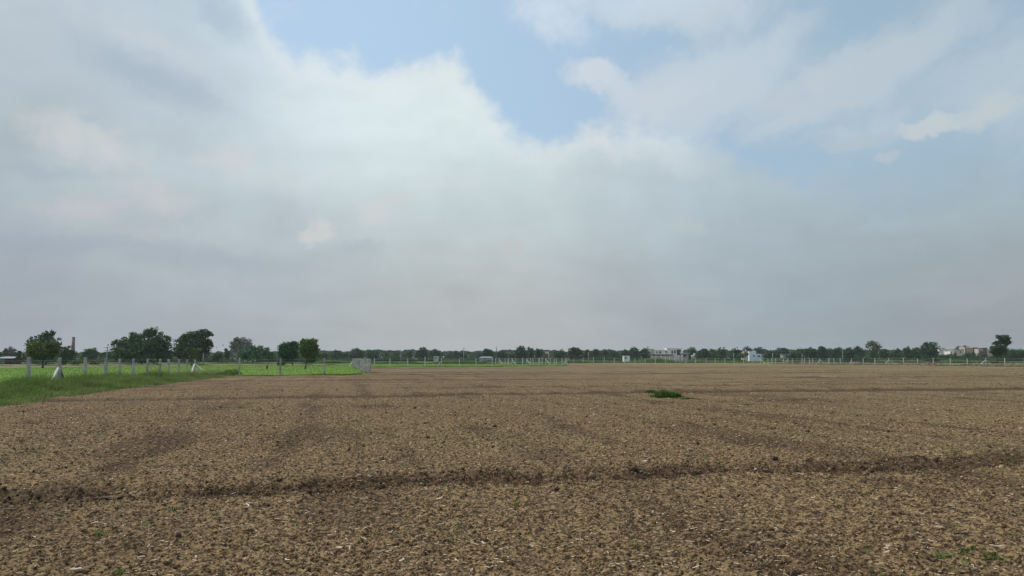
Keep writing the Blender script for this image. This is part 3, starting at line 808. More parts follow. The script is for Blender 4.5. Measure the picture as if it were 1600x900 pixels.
for (x, y, nn, rx, lab) in [(1476, 876, 90, .07, 'small leafy weed, left of the three near the bottom right corner'), (1512, 872, 130, .085, 'small leafy weed, middle and tallest of the bottom right three'),
                            (1552, 882, 120, .10, 'spreading small weed, right of the bottom right three'), (1496, 709, 70, .08, 'small green weed on the far bank of the furrow at right'),
                            (187, 893, 60, .04, 'upright green grass sprout at the bottom left'), (806, 791, 60, .05, 'green sprout in front of the furrow at mid field'),
                            (1060, 780, 26, .02, 'slim light green shoot right of centre below the clods'), (172, 778, 60, .06, 'green sprout growing under the grey stalk in the furrow'),
                            (275, 795, 90, .07, 'yellow-green sprouts beside the thin dark stalk'), (155, 832, 80, .06, 'green sprout beside white flakes on left soil')]:
    weed_plant('small_weed', x, y, int(nn * .45), rx * 1.1, rx * .7, .055, .010, lab, 'small weeds on the near soil', lean=.9)

# ------------------------------------------------------------------ green fields, verge
GF1 = [(edge_x(10) - .4, 10.), G(0, 631), G(100, 615), G(200, 603.5), G(290, 593), G(345, 588.5), G(420, 586.8), G(560, 584.8), G(578, 584),
       G(566, 577.3), G(556, 574), G(760, 572.6), G(890, 571.5), G(890, 568.6), G(770, 568.4), G(580, 568.3), G(540, 570.2), G(380, 570.6), G(200, 572), G(0, 575.2), G(-260, 578), (-150., 10.)]
sheet('green_field', GF1, -.03, M['green_field'])
n = 150000
X = RNG.random(n) * 190 - 150; Y = 34 + RNG.random(n) ** 1.2 * 190
ok = inside(X, Y, GF1) & (np.abs(X) < Y * .85); X, Y = X[ok], Y[ok]
o = blade_obj('young_crop', X, Y, np.full(len(X), -.04), .06 + .07 * RNG.random(len(X)), .035 + .03 * RNG.random(len(X)), M['crop_leaf'], .6)
tag(o, 'bright green young crop covering the fenced field on the left', 'crop', kind='stuff')
# tall grass verge
n = 130000
Y = 14 + RNG.random(n) ** 1.15 * 66; t = RNG.random(n) ** .9 * 1.04 - .04 - .05 * (RNG.random(n) < .12) * RNG.random(n)
ex = edge_x(Y) + .7 * perlin(Y / 2.2, Y * 0 + .3, 71); taper = 1 - sst(Y, 52, 70) * .85
wd = 5.4 * taper + 0 * Y
X = ex - wd * t
bump = .75 + .75 * perlin(X / 1.7, Y / 2.2, 72) + .3 * perlin(X / .6, Y / .8, 75)
hh = (.60 * np.clip(.30 + t * 2.2, .12, 1) * bump + .04) * (1 - .35 * sst(t, .65, 1)) * (.5 + .7 * RNG.random(n)) * (.55 + .45 * taper)
o = blade_obj('verge_grass', X, Y, np.full(n, -.04), hh * 1.15, .018 + .016 * RNG.random(n), M['grass'], .45)
tag(o, 'thick tall green grass along the fence at the field edge', 'grass', kind='stuff')
n = 5000
Y = 16 + RNG.random(n) * 60; X = edge_x(Y) - 1 - RNG.random(n) * 6 * (1 - sst(Y, 58, 76) * .7)
o = blade_obj('seed_grass', X, Y, np.full(n, -.04), .50 + .25 * RNG.random(n), .012 + .01 * RNG.random(n), M['grass_dry'], .25)
tag(o, 'pale seed heads of grass standing above the verge', 'grass', kind='stuff')
# fringe of grass along the other field edges
def fringe(name, pts, n, H, W, wdt, label, mat='grass'):
    pts = np.array(pts); seg = np.hypot(*np.diff(pts, axis=0).T); cum = np.r_[0, np.cumsum(seg)]
    s = RNG.random(n) * cum[-1]; X = np.interp(s, cum, pts[:, 0]); Y = np.interp(s, cum, pts[:, 1])
    X = X + RNG.normal(size=n) * wdt; Y = Y + RNG.normal(size=n) * wdt + wdt * .6
    k = .6 + .8 * np.clip(perlin(s / 5, s * 0, 73) + .4, 0, 1)
    o = blade_obj(name, X, Y, np.full(n, -.08), H * k * (.5 + RNG.random(n)), W * (.6 + .8 * RNG.random(n)), M[mat], .5)
    return tag(o, label, 'grass', kind='stuff')
fringe('ragged_edge_grass', [(edge_x(12), 12.), (edge_x(20), 20.), G(0, 632.5), G(60, 622.5), G(100, 616.5), G(200, 604.5), G(290, 594), G(345, 589)], 30000, .26, .022, .32, 'ragged grass spilling from the verge onto the brown soil')
fringe('dry_edge_grass', [(edge_x(12), 12.), (edge_x(20), 20.), G(0, 632.5), G(100, 616.5), G(200, 604.5), G(345, 589)], 4500, .30, .02, .5, 'dry pale stems among the grass at the soil edge', 'grass_dry')
fringe('edge_grass', [G(335, 588.6), G(420, 586.6), G(560, 584.6), G(578, 583.8)], 9000, .16, .03, .35, 'low grass growing under the cross fence')
fringe('edge_grass', [G(560, 573.8), G(640, 573), G(760, 572.8), G(884, 571.2)], 9000, .18, .05, .7, 'low grass between the brown field and the middle fence')
fringe('edge_grass', [G(890, 567.6), G(1000, 567.), G(1190, 567.4)], 10000, .24, .08, 1.2, 'grass strip under the long distant fence')

# ------------------------------------------------------------------ fences
def strand(mb, pts, z, rad):
    for (a, b) in zip(pts[:-1], pts[1:]):
        m_ = ((a[0] + b[0]) / 2, (a[1] + b[1]) / 2, z - .03)
        mb.tube([(a[0], a[1], z), m_, (b[0], b[1], z)], rad, 4)
def fence(label, posts, heights, braces=(), pm='post', strands=(.35, .65, .95, 1.25, 1.5), w=.13, rad=.006, lean=.03, group='concrete post and wire fences', tall=()):
    ox, oy = posts[0]
    root = empty('wire_fence', (ox, oy, 0), label, 'fence', group)
    for i, (x, y) in enumerate(posts):
        h = heights[i] if isinstance(heights, (list, tuple, np.ndarray)) else heights
        if i in tall: h += .35
        lx, ly = random.uniform(-lean, lean), random.uniform(-lean, lean)
        MB().bar((x - ox, y - oy, -.25), (x - ox + lx * h, y - oy + ly * h, h * random.uniform(.985, 1.015)), w * 1.1, w * .92).build('post', M[pm], root)
    for (i, dx_, dy_, zt, mt) in braces:
        x, y = posts[i]
        s = math.hypot(dx_, dy_) or 1
        k_ = w * .62
        MB().bar((x - ox + dx_, y - oy + dy_, -.15), (x - ox + dx_ / s * k_, y - oy + dy_ / s * k_, zt), w * .8, w * .75).build('brace', M[mt], root)
    for z in strands:
        mb = MB(); strand(mb, [(x - ox, y - oy) for x, y in posts], z, rad); mb.build('wire', M['wire'], root)
    return root
KA = 524 * 38.5
xsA = [45, 92, 133, 165, 187, 209, 230, 250, 264, 279, 292, 304]
YA = [KA / (569 - x) for x in xsA]
postsA = [(XA(x, y), y) for x, y in zip(xsA, YA)]
# two more posts nearer than the frame edge, so the fence goes on past it
near = [(postsA[0][0] + .2 * 3.6 * k + .1 * k, YA[0] - 3.6 * k) for k in (3, 2, 1)]
hA = [1.7] * 3 + list(np.linspace(1.69, 1.50, 12))
fd = np.array([.2, -1.0]); fd /= np.linalg.norm(fd)
fence('row of grey concrete posts in tall grass along the left edge of the brown field', near + postsA, hA,
      [(4, fd[0] * 1.5, fd[1] * 1.5, 1.05, 'brace'), (4, -fd[0] * 1.25, -fd[1] * 1.25, 1.0, 'brace_shaded'),
       (14, fd[0] * 1.5, fd[1] * 1.6, 1.0, 'brace'), (14, 1.35, .15, 1.0, 'brace')], w=.155, rad=.0035)
YB = [72.5, 71.5, 73.5]
postsB = [(XA(x, y), y) for x, y in zip([374, 438, 507], YB)]
c0 = (postsA[-1][0] + .35, postsA[-1][1] - .1); c1 = (XA(579, 78.5), 78.5)
fence('cross fence of thin pale posts in front of the bright green crop', postsB, [1.66, 1.62, 1.62], [], w=.14, rad=.0035)
# end-on fence with mesh
pc = []; a_, b_ = np.array(c1), np.array([XA(551, 152), 152.])
for k in range(20): pc.append(tuple(a_ + (b_ - a_) * k / 19))
fence('fence seen end-on with close rows of posts and mesh, at the green crop corner', pc, 1.62,
      [(0, -1.75, -.55, 1.05, 'post'), (19, -.5, -1.2, 1.0, 'brace')], strands=tuple(np.linspace(.12, 1.5, 11)), w=.12, rad=.010)
xD = [585, 609, 637, 664, 690, 718, 744, 769, 794, 817, 842, 866, 886]
YD = np.interp(xD, [585, 770, 886], [148, 152, 166])
fence('pale fence in the middle distance behind the brown field, ending at a braced corner', [(XA(x, y), y) for x, y in zip(xD, YD)], 1.62,
      [(4, -1.1, .1, 1.0, 'brace'), (12, -1.5, -.3, 1.1, 'brace')], pm='pale_post', strands=(.4, .95, 1.5), w=.15, rad=.012, tall=(3,))
xE = [774, 780, 789, 795, 800, 806, 816, 823, 829, 833, 843, 847, 853, 860, 869, 878, 884]
YE = [205 + (i * 37 % 11) * 2.0 for i in range(len(xE))]
YE = np.interp(xE, [774, 884], [228, 205])
fence('crowded far posts with white slanting braces left of the long fence', [(XA(x, y), y) for x, y in zip(xE, YE)], 1.72,
      [(1, 1.0, -1.2, 1.25, 'brace'), (4, 1.0, -1.2, 1.25, 'brace'), (7, 1.0, -1.2, 1.25, 'brace'), (12, 1.0, -1.2, 1.25, 'brace')], pm='pale_post', strands=(.4, .95, 1.5), w=.17, rad=.012)
xF = [896, 911, 927, 944, 960, 976, 992, 1008, 1024, 1040, 1056, 1072, 1087, 1103, 1117.5, 1132.5, 1147, 1162, 1176]
fence('long even line of far white posts in front of the tall crop and white house', [(XA(x, 252), 252.) for x in xF], 1.66, [], pm='pale_post', strands=(.45, 1.0, 1.55), w=.16, rad=.016, tall=(2, 3))
xG = [1188, 1200, 1212, 1224, 1238, 1253, 1265, 1281, 1295, 1313, 1331, 1349, 1367, 1389, 1412, 1434, 1458.5, 1485, 1511.6, 1540, 1570, 1601, 1634]
YG = np.interp(xG, [1188, 1300, 1400, 1485, 1570, 1634], [244, 214, 194, 180, 167, 158])
fence('white post fence with triangular braces behind the bank of dug soil at right', [(XA(x, y), y) for x, y in zip(xG, YG)], 1.64,
      [(0, 1.1, -1.6, 1.3, 'brace'), (7, 1.5, -.5, 1.2, 'brace'), (7, -.9, .4, 1.0, 'brace'), (10, -.9, .1, 1.0, 'brace'), (13, 1.6, -.5, 1.15, 'brace'), (13, -1.3, .4, 1.1, 'brace'),
       (19, 1.5, -.5, 1.15, 'brace'), (19, -1.4, .45, 1.1, 'brace')], pm='pale_post', strands=(.45, .95, 1.5), w=.145, rad=.012)
xH = [1206, 1231, 1257, 1270, 1303]
fence('few thin posts standing behind the braced white fence', [(XA(x, 262), 262.) for x in xH], 1.7, [(1, -1.0, .2, 1.1, 'brace')], pm='pale_post', strands=(1.5,), w=.16, rad=.010)

# ------------------------------------------------------------------ bank of dug soil along the right fence
sx = np.concatenate([np.linspace(1196, 1660, 520)])
line = np.array([(XA(x, y - 4.2), y - 4.2) for x, y in zip(sx, np.interp(sx, xG, YG))])
prof = np.linspace(-1, 1, 15)
PX = line[:, 0][:, None] + prof[None] * .15; PY = line[:, 1][:, None] + prof[None] * 1.7
hb = (1 - np.abs(prof) ** 1.5)[None] * (.22 + .42 * np.clip(perlin(line[:, 0] / 2.1, line[:, 1] * 0, 81) + .35, 0, 1) + .12 * np.abs(perlin(line[:, 0] / .6, line[:, 1] * 0, 82)))[:, None]
hb = hb * sst(sx, 1196, 1225)[:, None] + .22 * perlin(PX / .5, PY / .5, 83) * (1 - prof ** 2)[None] - .02
Vb = np.stack([PX.ravel(), PY.ravel(), hb.ravel()], 1)
ia, ja = np.meshgrid(np.arange(14), np.arange(519)); a = (ja * 15 + ia).ravel()
b_ = faces_np('soil_bank', Vb, np.stack([a, a + 15, a + 16, a + 1], 1), mat=simple('dug_soil', (.15, .100, .072), .95, .5, 1.6, dirt=(.035, .024, .018), bump=.8), smooth=False)
tag(b_, kind='structure')

# ------------------------------------------------------------------ parcels, bunds and crops beyond the fences
sheet('olive_field', [G(-300, 577.5), G(0, 575), G(200, 571.9), G(380, 570.5), G(540, 570.), G(560, 568.2), G(300, 568), G(-300, 570)], -.04, M['olive_field'])
sheet('farther_field', [(XA(1180, 250), 250), (XA(1420, 195), 195), (XA(1700, 150), 150), (XA(1800, 330), 330), (XA(1200, 380), 380)], -.08, M['crop_base'])
def bund(name, pts, H, wd, label, mat='leaf_dark', n=4000, W=.25, kind='stuff'):
    pts = np.array(pts); seg = np.hypot(*np.diff(pts, axis=0).T); cum = np.r_[0, np.cumsum(seg)]
    s = RNG.random(n) * cum[-1]; X = np.interp(s, cum, pts[:, 0]); Y = np.interp(s, cum, pts[:, 1]) + (RNG.random(n) - .5) * wd
    k = np.clip(.55 + .9 * perlin(s / (wd * 1.2 + 3), s * 0, 74), .12, 1.4)
    o = blade_obj(name, X, Y, np.full(n, -.15), H * k * (.5 + .6 * RNG.random(n)), W * (.6 + .8 * RNG.random(n)), M[mat], .4)
    return tag(o, label, 'undergrowth' if mat.startswith('leaf') else 'crop', kind=kind)
bund('field_bund_scrub', [P(-40, 570, 165)[:2], P(200, 570, 175)[:2], P(380, 570, 182)[:2], P(548, 570, 190)[:2]], .45, 2.0, 'dark low scrub on the bund behind the left green crop', n=7000, W=.12)
bund('field_bund_scrub', [P(-40, 570, 215)[:2], P(300, 570, 235)[:2], P(560, 570, 260)[:2], P(760, 570, 265)[:2]], .9, 3.0, 'second line of scrub before the trees on the left', 'leaf_mid', n=8000, W=.2)
bund('field_bund_scrub', [P(590, 570, 225)[:2], P(720, 570, 235)[:2], P(880, 570, 240)[:2]], .5, 2.0, 'thin dark scrub line behind the middle fence', n=3500, W=.16)
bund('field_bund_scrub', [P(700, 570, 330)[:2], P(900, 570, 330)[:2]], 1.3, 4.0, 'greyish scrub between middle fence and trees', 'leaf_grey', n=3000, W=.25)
bund('tall_crop', [P(880, 560, 300)[:2], P(1030, 560, 300)[:2], P(1104, 560, 305)[:2]], 2.05, 10.0, 'tall pale green crop in front of the white house', 'tall_crop', n=14000, W=.16)
bund('tall_crop', [P(1104, 560, 330)[:2], P(1230, 560, 330)[:2]], 1.5, 8.0, 'shorter bright crop right of the tall crop', 'crop_leaf', n=6000, W=.16)
bund('tall_crop', [P(1374, 560, 300)[:2], P(1436, 560, 300)[:2]], 2.1, 8.0, 'pale crop strip left of the village houses', 'tall_crop', n=5000, W=.16)
bund('tall_crop', [P(1476, 560, 270)[:2], P(1576, 560, 270)[:2]], 2.3, 8.0, 'pale crop strip below the village houses', 'tall_crop', n=7000, W=.16)
bund('tall_crop', [P(1225, 560, 300)[:2], P(1300, 560, 300)[:2]], 1.9, 6.0, 'crop strip behind the few thin posts', 'tall_crop', n=4000, W=.16)
bund('field_bund_scrub', [P(1290, 560, 300)[:2], P(1620, 560, 255)[:2]], .9, 3.0, 'low green scrub behind the braced white fence', 'leaf_mid', n=6000, W=.2)
bund('tall_crop', [P(500, 560, 290)[:2], P(556, 560, 290)[:2]], 1.9, 8.0, 'pale crop strip behind the end-on fence', 'tall_crop', n=3500, W=.16)
bund('tall_crop', [P(690, 560, 330)[:2], P(745, 560, 330)[:2]], 1.8, 8.0, 'pale crop strip right of the small pink hut', 'tall_crop', n=3500, W=.16)

# ------------------------------------------------------------------ trees
def leaf_quads(P0, size):
    n = len(P0)
    R_ = rot_mats(n)
    sx_ = size * (.6 + .8 * RNG.random(n)); sy_ = sx_ * (.55 + .5 * RNG.random(n))
    c = np.array([(-.5, -.5), (.5, -.5), (.6, .5), (-.4, .5)])
    V = np.zeros((n, 4, 3))
    for i, (a, b) in enumerate(c):
        V[:, i] = P0 + R_[:, :, 0] * (a * sx_)[:, None] + R_[:, :, 1] * (b * sy_)[:, None]
    return V.reshape(-1, 3), np.arange(n * 4).reshape(n, 4)
def crown_points(lobes, n):
    """lobes: (cx,cy,cz,rx,ry,rz); leaves gather in sprays on the outer part of each lobe"""
    vol = np.array([l[3] * l[5] + .2 * l[4] for l in lobes]); pr = vol / vol.sum()
    nc = max(14, n // 16)
    li = RNG.choice(len(lobes), nc, p=pr); L = np.array(lobes)[li]
    d = RNG.normal(size=(nc, 3)); d /= np.linalg.norm(d, axis=1)[:, None]
    rad = RNG.random(nc) ** .38
    C = L[:, :3] + d * L[:, 3:] * rad[:, None]
    ci = RNG.integers(0, nc, n)
    sg = (L[ci][:, 3:].mean(1) * .20)[:, None] * np.array([1, 1, .62])
    return C[ci] + RNG.normal(size=(n, 3)) * sg
def make_tree(name, label, xc, Y, lobes_px, leaf, mat, base_y=None, trunk_px=None, n=None, group=None, cat='tree', limb=True, zb=-.14, thick=1.0):
    """lobes_px: (x, y, rx, ry) in photograph pixels, turned into metres at depth Y"""
    s = Y / F
    x0 = XA(trunk_px if trunk_px is not None else xc, Y)
    root = empty(name, (x0, Y, zb), label, cat, group)
    lobes = []
    for (x, y, rx, ry) in lobes_px:
        p = P(x, y, Y); k = RNG.uniform(.75, 1.0)
        lobes.append((p[0] - x0, RNG.uniform(-.25, .25) * rx * s, p[2] - zb, rx * s, rx * s * k, ry * s))
    area = sum(l[3] * l[5] for l in lobes) * math.pi
    if n is None: n = int(min(9000, max(500, area / (leaf * leaf) * 4.2)))
    V, Fq = leaf_quads(crown_points(lobes, n), leaf)
    V[:, 2] = np.maximum(V[:, 2], .05)
    faces_np('crown', V, Fq, parent=root, mat=M[mat])
    cz = np.average([l[2] for l in lobes], weights=[l[3] for l in lobes]); cx = np.average([l[0] for l in lobes], weights=[l[3] for l in lobes])
    low = min(l[2] - l[5] for l in lobes)
    th_ = max(.08, cz * .035) * thick
    mb = MB()
    fork = max(low * .9 + .1 * cz, cz * .35)
    mb.tube([(0, 0, -.1), (cx * .06 + .04, 0, fork * .5), (cx * .25, .05, fork), (cx * .8, 0, cz)], [th_ * 1.5, th_, th_ * .85, th_ * .35], 8)
    if limb:
        for l in lobes[:7]:
            mb.tube([(cx * .22, 0, fork * .96), ((cx * .3 + l[0]) * .5, l[1] * .4, (fork + l[2]) * .5 + .1), (l[0], l[1], l[2] + l[5] * .3)], [th_ * .6, th_ * .36, th_ * .12], 6)
    mb.build('trunk', M['bark'], root, smooth=True)
    return root
def auto_lobes(x0, x1, yt, yb, k, seed):
    rg = random.Random(seed); w_ = x1 - x0; h_ = yb - yt; out = []
    out.append(((x0 + x1) / 2, yt + h_ * .55, w_ * .36, h_ * .40))
    for i in range(k):
        t = (i + .5) / k
        x = x0 + w_ * (.16 + .68 * t) + rg.uniform(-.05, .05) * w_
        arch = 1 - abs(2 * t - 1) ** 1.7
        ry = h_ * rg.uniform(.20, .30); rx = w_ * rg.uniform(.17, .26)
        y = yt + ry * .9 + h_ * (.34 * (1 - arch)) + rg.uniform(0, .12) * h_
        out.append((x, y, rx, ry))
    for i in range(max(2, k // 2)):
        out.append((x0 + w_ * rg.uniform(.2, .8), yb - h_ * rg.uniform(.18, .3), w_ * .24, h_ * .2))
    return out

# the trees that stand out on the left
make_tree('broad_tree', 'tall dark spreading tree behind the round yellow-green tree at far left', 68, 205,
          [(70, 543, 22, 14), (56, 533, 11, 8), (50, 541, 7, 7), (77, 521, 8, 4.5), (68, 530, 12, 8), (84, 532, 10, 7), (89, 541, 6, 8), (74, 526, 9, 5), (86, 551, 7, 8)], .34, 'leaf_dark', trunk_px=72)
make_tree('round_tree', 'round-crowned tree with yellow-green top and visible trunk in front of the tall one', 67, 128,
          [(67, 549, 20, 10), (57, 543, 12, 7), (75, 541, 14, 6), (84, 547, 9, 7), (55, 552, 10, 7), (70, 555, 16, 6)], .22, 'leaf_olive', trunk_px=67, n=9000, thick=1.25)
make_tree('broad_tree', 'small dark tree between the farm shed and the tall spreading tree', 33, 210, [(33, 557, 7, 7), (31, 552, 5, 4), (37, 555, 4, 5)], .3, 'leaf_dark', trunk_px=32)
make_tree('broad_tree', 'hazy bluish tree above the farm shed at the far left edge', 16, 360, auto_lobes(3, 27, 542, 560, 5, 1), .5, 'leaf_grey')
make_tree('broad_tree', 'dark bulky tree cut by the left edge beside the shed', -4, 300, auto_lobes(-14, 5, 548, 562, 3, 2), .5, 'leaf_dark')
make_tree('round_tree', 'dark rounded tree standing in front of the tall brick chimney', 106, 185,
          [(106, 555, 14, 11), (104, 547, 9, 6), (114, 552, 7, 7), (97, 556, 7, 8), (101, 566, 9, 6)], .28, 'leaf_dark', trunk_px=103)
make_tree('broad_tree', 'wide flat-topped dark tree right of the brick chimney', 140, 300, auto_lobes(125, 156, 543.5, 563, 6, 3), .42, 'leaf_dark')
make_tree('broad_tree', 'low dark tree beside the concrete pole near the big left tree', 165, 300, auto_lobes(155, 178, 548, 563, 4, 4), .42, 'leaf_dark')
make_tree('great_tree', 'largest dark tree mass with domed top on the left', 226, 200,
          [(222, 552, 42, 16), (240, 521, 15, 8), (213, 528, 14, 9), (195, 535, 13, 9), (184, 537, 8, 6), (186, 552, 12, 12), (262, 535, 10, 9), (252, 528, 9, 8), (258, 553, 14, 14),
           (226, 536, 26, 14), (205, 545, 20, 14), (240, 545, 24, 15)], .36, 'leaf_dark', trunk_px=232, n=9000)
make_tree('great_tree', 'big dark tree with a lopsided crown jutting to the right', 300, 208,
          [(302, 546, 26, 16), (297, 526, 12, 8), (313, 522, 14, 6), (324, 521, 8, 4.5), (287, 534, 10, 9), (315, 535, 14, 9), (329, 538, 5, 4), (283, 548, 9, 12), (318, 549, 10, 12), (305, 536, 14, 10)], .34, 'leaf_dark', trunk_px=303, n=8500)
make_tree('round_tree', 'small olive-green tree standing before the lopsided big tree', 300, 165, [(300, 551, 9, 7.5), (296, 547, 6, 4), (305, 548, 6, 5)], .22, 'leaf_olive', trunk_px=299)
make_tree('slim_tree', 'slim dark tree between the lopsided tree and the hazy grey tree', 354, 310, auto_lobes(348, 361, 541, 562, 3, 6), .4, 'leaf_dark')
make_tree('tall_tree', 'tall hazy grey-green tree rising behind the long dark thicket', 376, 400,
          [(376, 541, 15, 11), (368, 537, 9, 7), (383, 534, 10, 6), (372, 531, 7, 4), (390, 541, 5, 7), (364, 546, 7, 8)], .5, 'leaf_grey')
make_tree('thicket_tree', 'long low dark thicket tree sloping down to the right, left of the utility poles', 402, 235,
          [(400, 555, 26, 10), (388, 548, 12, 7), (402, 546, 12, 6), (414, 550, 11, 7), (422, 554, 7, 8), (382, 556, 10, 9)], .36, 'leaf_dark')
make_tree('broad_tree', 'low dark tree before the hazy grey tree', 340, 290, auto_lobes(330, 352, 550, 564, 4, 8), .4, 'leaf_dark')
make_tree('round_tree', 'dark round tree, darker left one of the pair in the green crop', 451, 178,
          [(452, 548, 14, 12), (444, 544, 8, 7), (458, 540, 8, 7), (452, 556, 12, 9), (446, 552, 9, 9)], .26, 'leaf_dark', trunk_px=457, n=7500)
make_tree('round_tree', 'taller yellowish green round tree, right one of the pair in the green crop', 483, 172,
          [(483, 543, 13, 12), (476, 536, 7, 6), (488, 534, 8, 5), (484, 556, 13, 10), (477, 548, 8, 9), (491, 546, 6, 10)], .25, 'leaf_olive', trunk_px=478, n=8500)
# the far belt
BELT = [(498, 514, 549, 'low tree just right of the yellowish round tree', 'leaf_mid'), (516, 536, 545, 'bumpy dark tree halfway between round pair and end-on fence', 'leaf_dark'),
        (534, 545, 550, 'small low tree left of the end-on fence', 'leaf_dark'), (544, 572, 545, 'wide dark tree above the end-on fence', 'leaf_dark'), (573, 593, 546.5, 'dark tree right of the pole above the end-on fence', 'leaf_dark'),
        (599, 609, 551, 'tiny dark tree right after the end-on fence trees', 'leaf_dark'), (614, 625, 548, 'small pointed tree left of the thin pole', 'leaf_mid'), (631, 644, 548, 'small full tree right of the thin pole', 'leaf_mid'),
        (650, 668, 541.5, 'taller block-shaped dark tree left of the small pink hut', 'leaf_dark'), (671, 687, 544.5, 'round tree rising over the small pink hut', 'leaf_dark'),
        (699, 708, 550, 'small cone tree right of the pink hut', 'leaf_dark'), (708, 717, 547, 'little tree with a ball top before the tall pole', 'leaf_grey'), (715, 729, 550, 'low tree at the foot of the tall pole', 'leaf_dark'),
        (744, 758, 547.5, 'pale low tree left of the leaning pole', 'leaf_grey'), (752, 773, 543, 'stepped dark tree just left of the leaning pole', 'leaf_dark'), (777, 791, 547, 'compact dark tree just right of the leaning pole', 'leaf_dark'),
        (793, 806, 550, 'low tree between compact dark and broad domed trees', 'leaf_mid'), (806, 822, 538.5, 'domed dark tree, tallest above the crowded posts', 'leaf_dark'), (820, 836, 541.5, 'tree shoulder adjoining the domed tree', 'leaf_dark'),
        (836, 848, 543, 'cone-shaped dark tree left of the flat-roofed brick house', 'leaf_dark'), (866, 883, 545, 'dark tree right of the flat-roofed brick house', 'leaf_dark'), (888, 909, 540, 'bushy two-tone tree at the start of the long fence', 'leaf_dark'),
        (910, 924, 545, 'mid green tree after the two-tone bushy tree', 'leaf_mid'), (924, 938, 544, 'second mid green tree after the two-tone one', 'leaf_mid'), (938, 951, 547, 'low dark tree right of the two mid green trees', 'leaf_dark'),
        (950, 964, 546, 'dark tree left of the tiny white hut', 'leaf_dark'), (968, 983, 546, 'rounded green tree over the tiny white hut', 'leaf_mid'), (981, 1000, 542, 'wide crown tree right of the tiny white hut', 'leaf_dark'),
        (1000, 1016, 543, 'dark tree at the left end of the white house', 'leaf_dark'), (1070, 1089, 543, 'bright green round tree touching the white house', 'leaf_mid'), (1089, 1101, 545, 'low tree after the round one by the white house', 'leaf_dark'),
        (1096, 1107, 541.5, 'pointed tree in the belt right of the white house', 'leaf_dark'), (1105, 1122, 544, 'even dark tree after the pointed tree', 'leaf_mid'), (1120, 1136, 541, 'slightly higher dome tree midway between the two white houses', 'leaf_mid'),
        (1141, 1158, 542.5, 'flat dark tree left of the blue-white house', 'leaf_dark'), (1159, 1176, 541, 'dark tree behind the beige tower', 'leaf_dark'), (1177, 1196, 542, 'square-topped tree behind the blue-white house', 'leaf_dark'),
        (1196, 1211, 548, 'low dark tree right of the blue-white house', 'leaf_dark'), (1211, 1232, 541.5, 'peaked dark tree above the grey shed', 'leaf_dark'), (1232, 1246, 549, 'low dim tree right of the peaked tree', 'leaf_mid'),
        (1244, 1260, 542, 'left end tree of the thick dark grove', 'leaf_mid'), (1258, 1276, 540.5, 'second tree of the thick dark grove', 'leaf_dark'), (1274, 1295, 540, 'third and tallest tree of the thick dark grove', 'leaf_dark'),
        (1295, 1321, 542.5, 'broad fourth tree of the thick dark grove', 'leaf_dark'), (1319, 1334, 541.5, 'dark tree in the grove with a nicked top', 'leaf_dark'), (1331, 1352, 540.5, 'grove tree touching the pale layered tree', 'leaf_dark'),
        (1374, 1388, 545, 'dark tree right beside the pale layered tree', 'leaf_dark'), (1390, 1409, 543.5, 'low green tree between layered tree and village grove', 'leaf_mid'), (1409, 1426, 541, 'mid green tree in the village grove', 'leaf_mid'),
        (1424, 1442, 541, 'mid green tree adjoining the full dark village tree', 'leaf_mid'), (1491, 1508, 540.5, 'dark tree behind the long beige house', 'leaf_dark'), (1506, 1524, 549, 'bush-like tree in front of the beige tower house', 'leaf_mid'),
        (1574, 1588, 548, 'low tree right of the leaning dark tree', 'leaf_dark'), (1587, 1606, 547.5, 'low tree cut off at the right edge', 'leaf_dark')]
for i, (x0, x1, yt, lab, mt) in enumerate(BELT):
    Yd = 430 + (i * 53) % 90
    if x0 in (1506,): Yd = 400
    if x0 > 1190 and x0 < 1440 and x0 != 1211: Yd = 380 + (i * 37) % 60
    if ' behind ' in lab: Yd = 590
    if 'touching the white' in lab: Yd = 512
    make_tree('broad_tree', lab, (x0 + x1) / 2, Yd, auto_lobes(x0 - 1.5, x1 + 1.5, yt - .3, 564, 6, 100 + i), .50, mt, limb=False, group='trees of the far belt')
make_tree('layered_tree', 'tall pale green tree with layered crown above the dark grove at right', 1365, 360,
          [(1365, 539, 11, 4), (1364, 536, 8, 4), (1373, 540, 5, 3), (1356, 540, 5, 3), (1366, 545, 10, 3.5), (1362, 550, 8, 4), (1369, 555, 9, 5), (1358, 556, 8, 4)], .42, 'leaf_pale', trunk_px=1364)
make_tree('broad_tree', 'full dark tree left of the village houses', 1452, 340,
          [(1452, 548, 13, 12), (1446, 541, 7, 6), (1457, 540, 7, 5), (1461, 547, 6, 8), (1444, 550, 7, 10)], .40, 'leaf_dark', trunk_px=1453)
make_tree('leaning_tree', 'lone dark tree with forked uneven crown leaning to the right by the village', 1560, 258,
          [(1567, 528, 8, 4.5), (1560, 526.5, 4.5, 3.5), (1572, 533, 6.5, 4.5), (1565, 535, 6, 4), (1557, 537, 5, 3.5), (1574, 537, 4, 2.5), (1562, 543, 9, 5), (1554, 545, 6.5, 5), (1568, 549, 5, 4.5), (1560, 551, 9, 5.5), (1552, 550, 5, 4)],
          .28, 'leaf_dark', trunk_px=1557, n=6500, thick=1.3)
make_tree('olive_bush', 'olive bush left of the blue-white house', 1160, 400, [(1160, 556, 8, 4), (1156, 556, 5, 3), (1166, 555, 4, 3.5)], .45, 'leaf_olive', cat='bush')
make_tree('dark_bush', 'small dark bush at the foot of the round tree pair', 440, 170, [(440, 568, 6, 3.2), (436, 569, 4, 2.5)], .22, 'leaf_dark', cat='bush')
make_tree('brown_bush', 'low brownish bush below the chimney tree', 122, 200, [(122, 566, 8, 3.5), (114, 567, 6, 3)], .24, 'leaf_olive', cat='bush')
make_tree('dark_bush', 'pale green bush beside the concrete pole on the left', 152, 195, [(152, 566, 10, 4), (145, 567, 6, 3)], .24, 'leaf_pale', cat='bush')

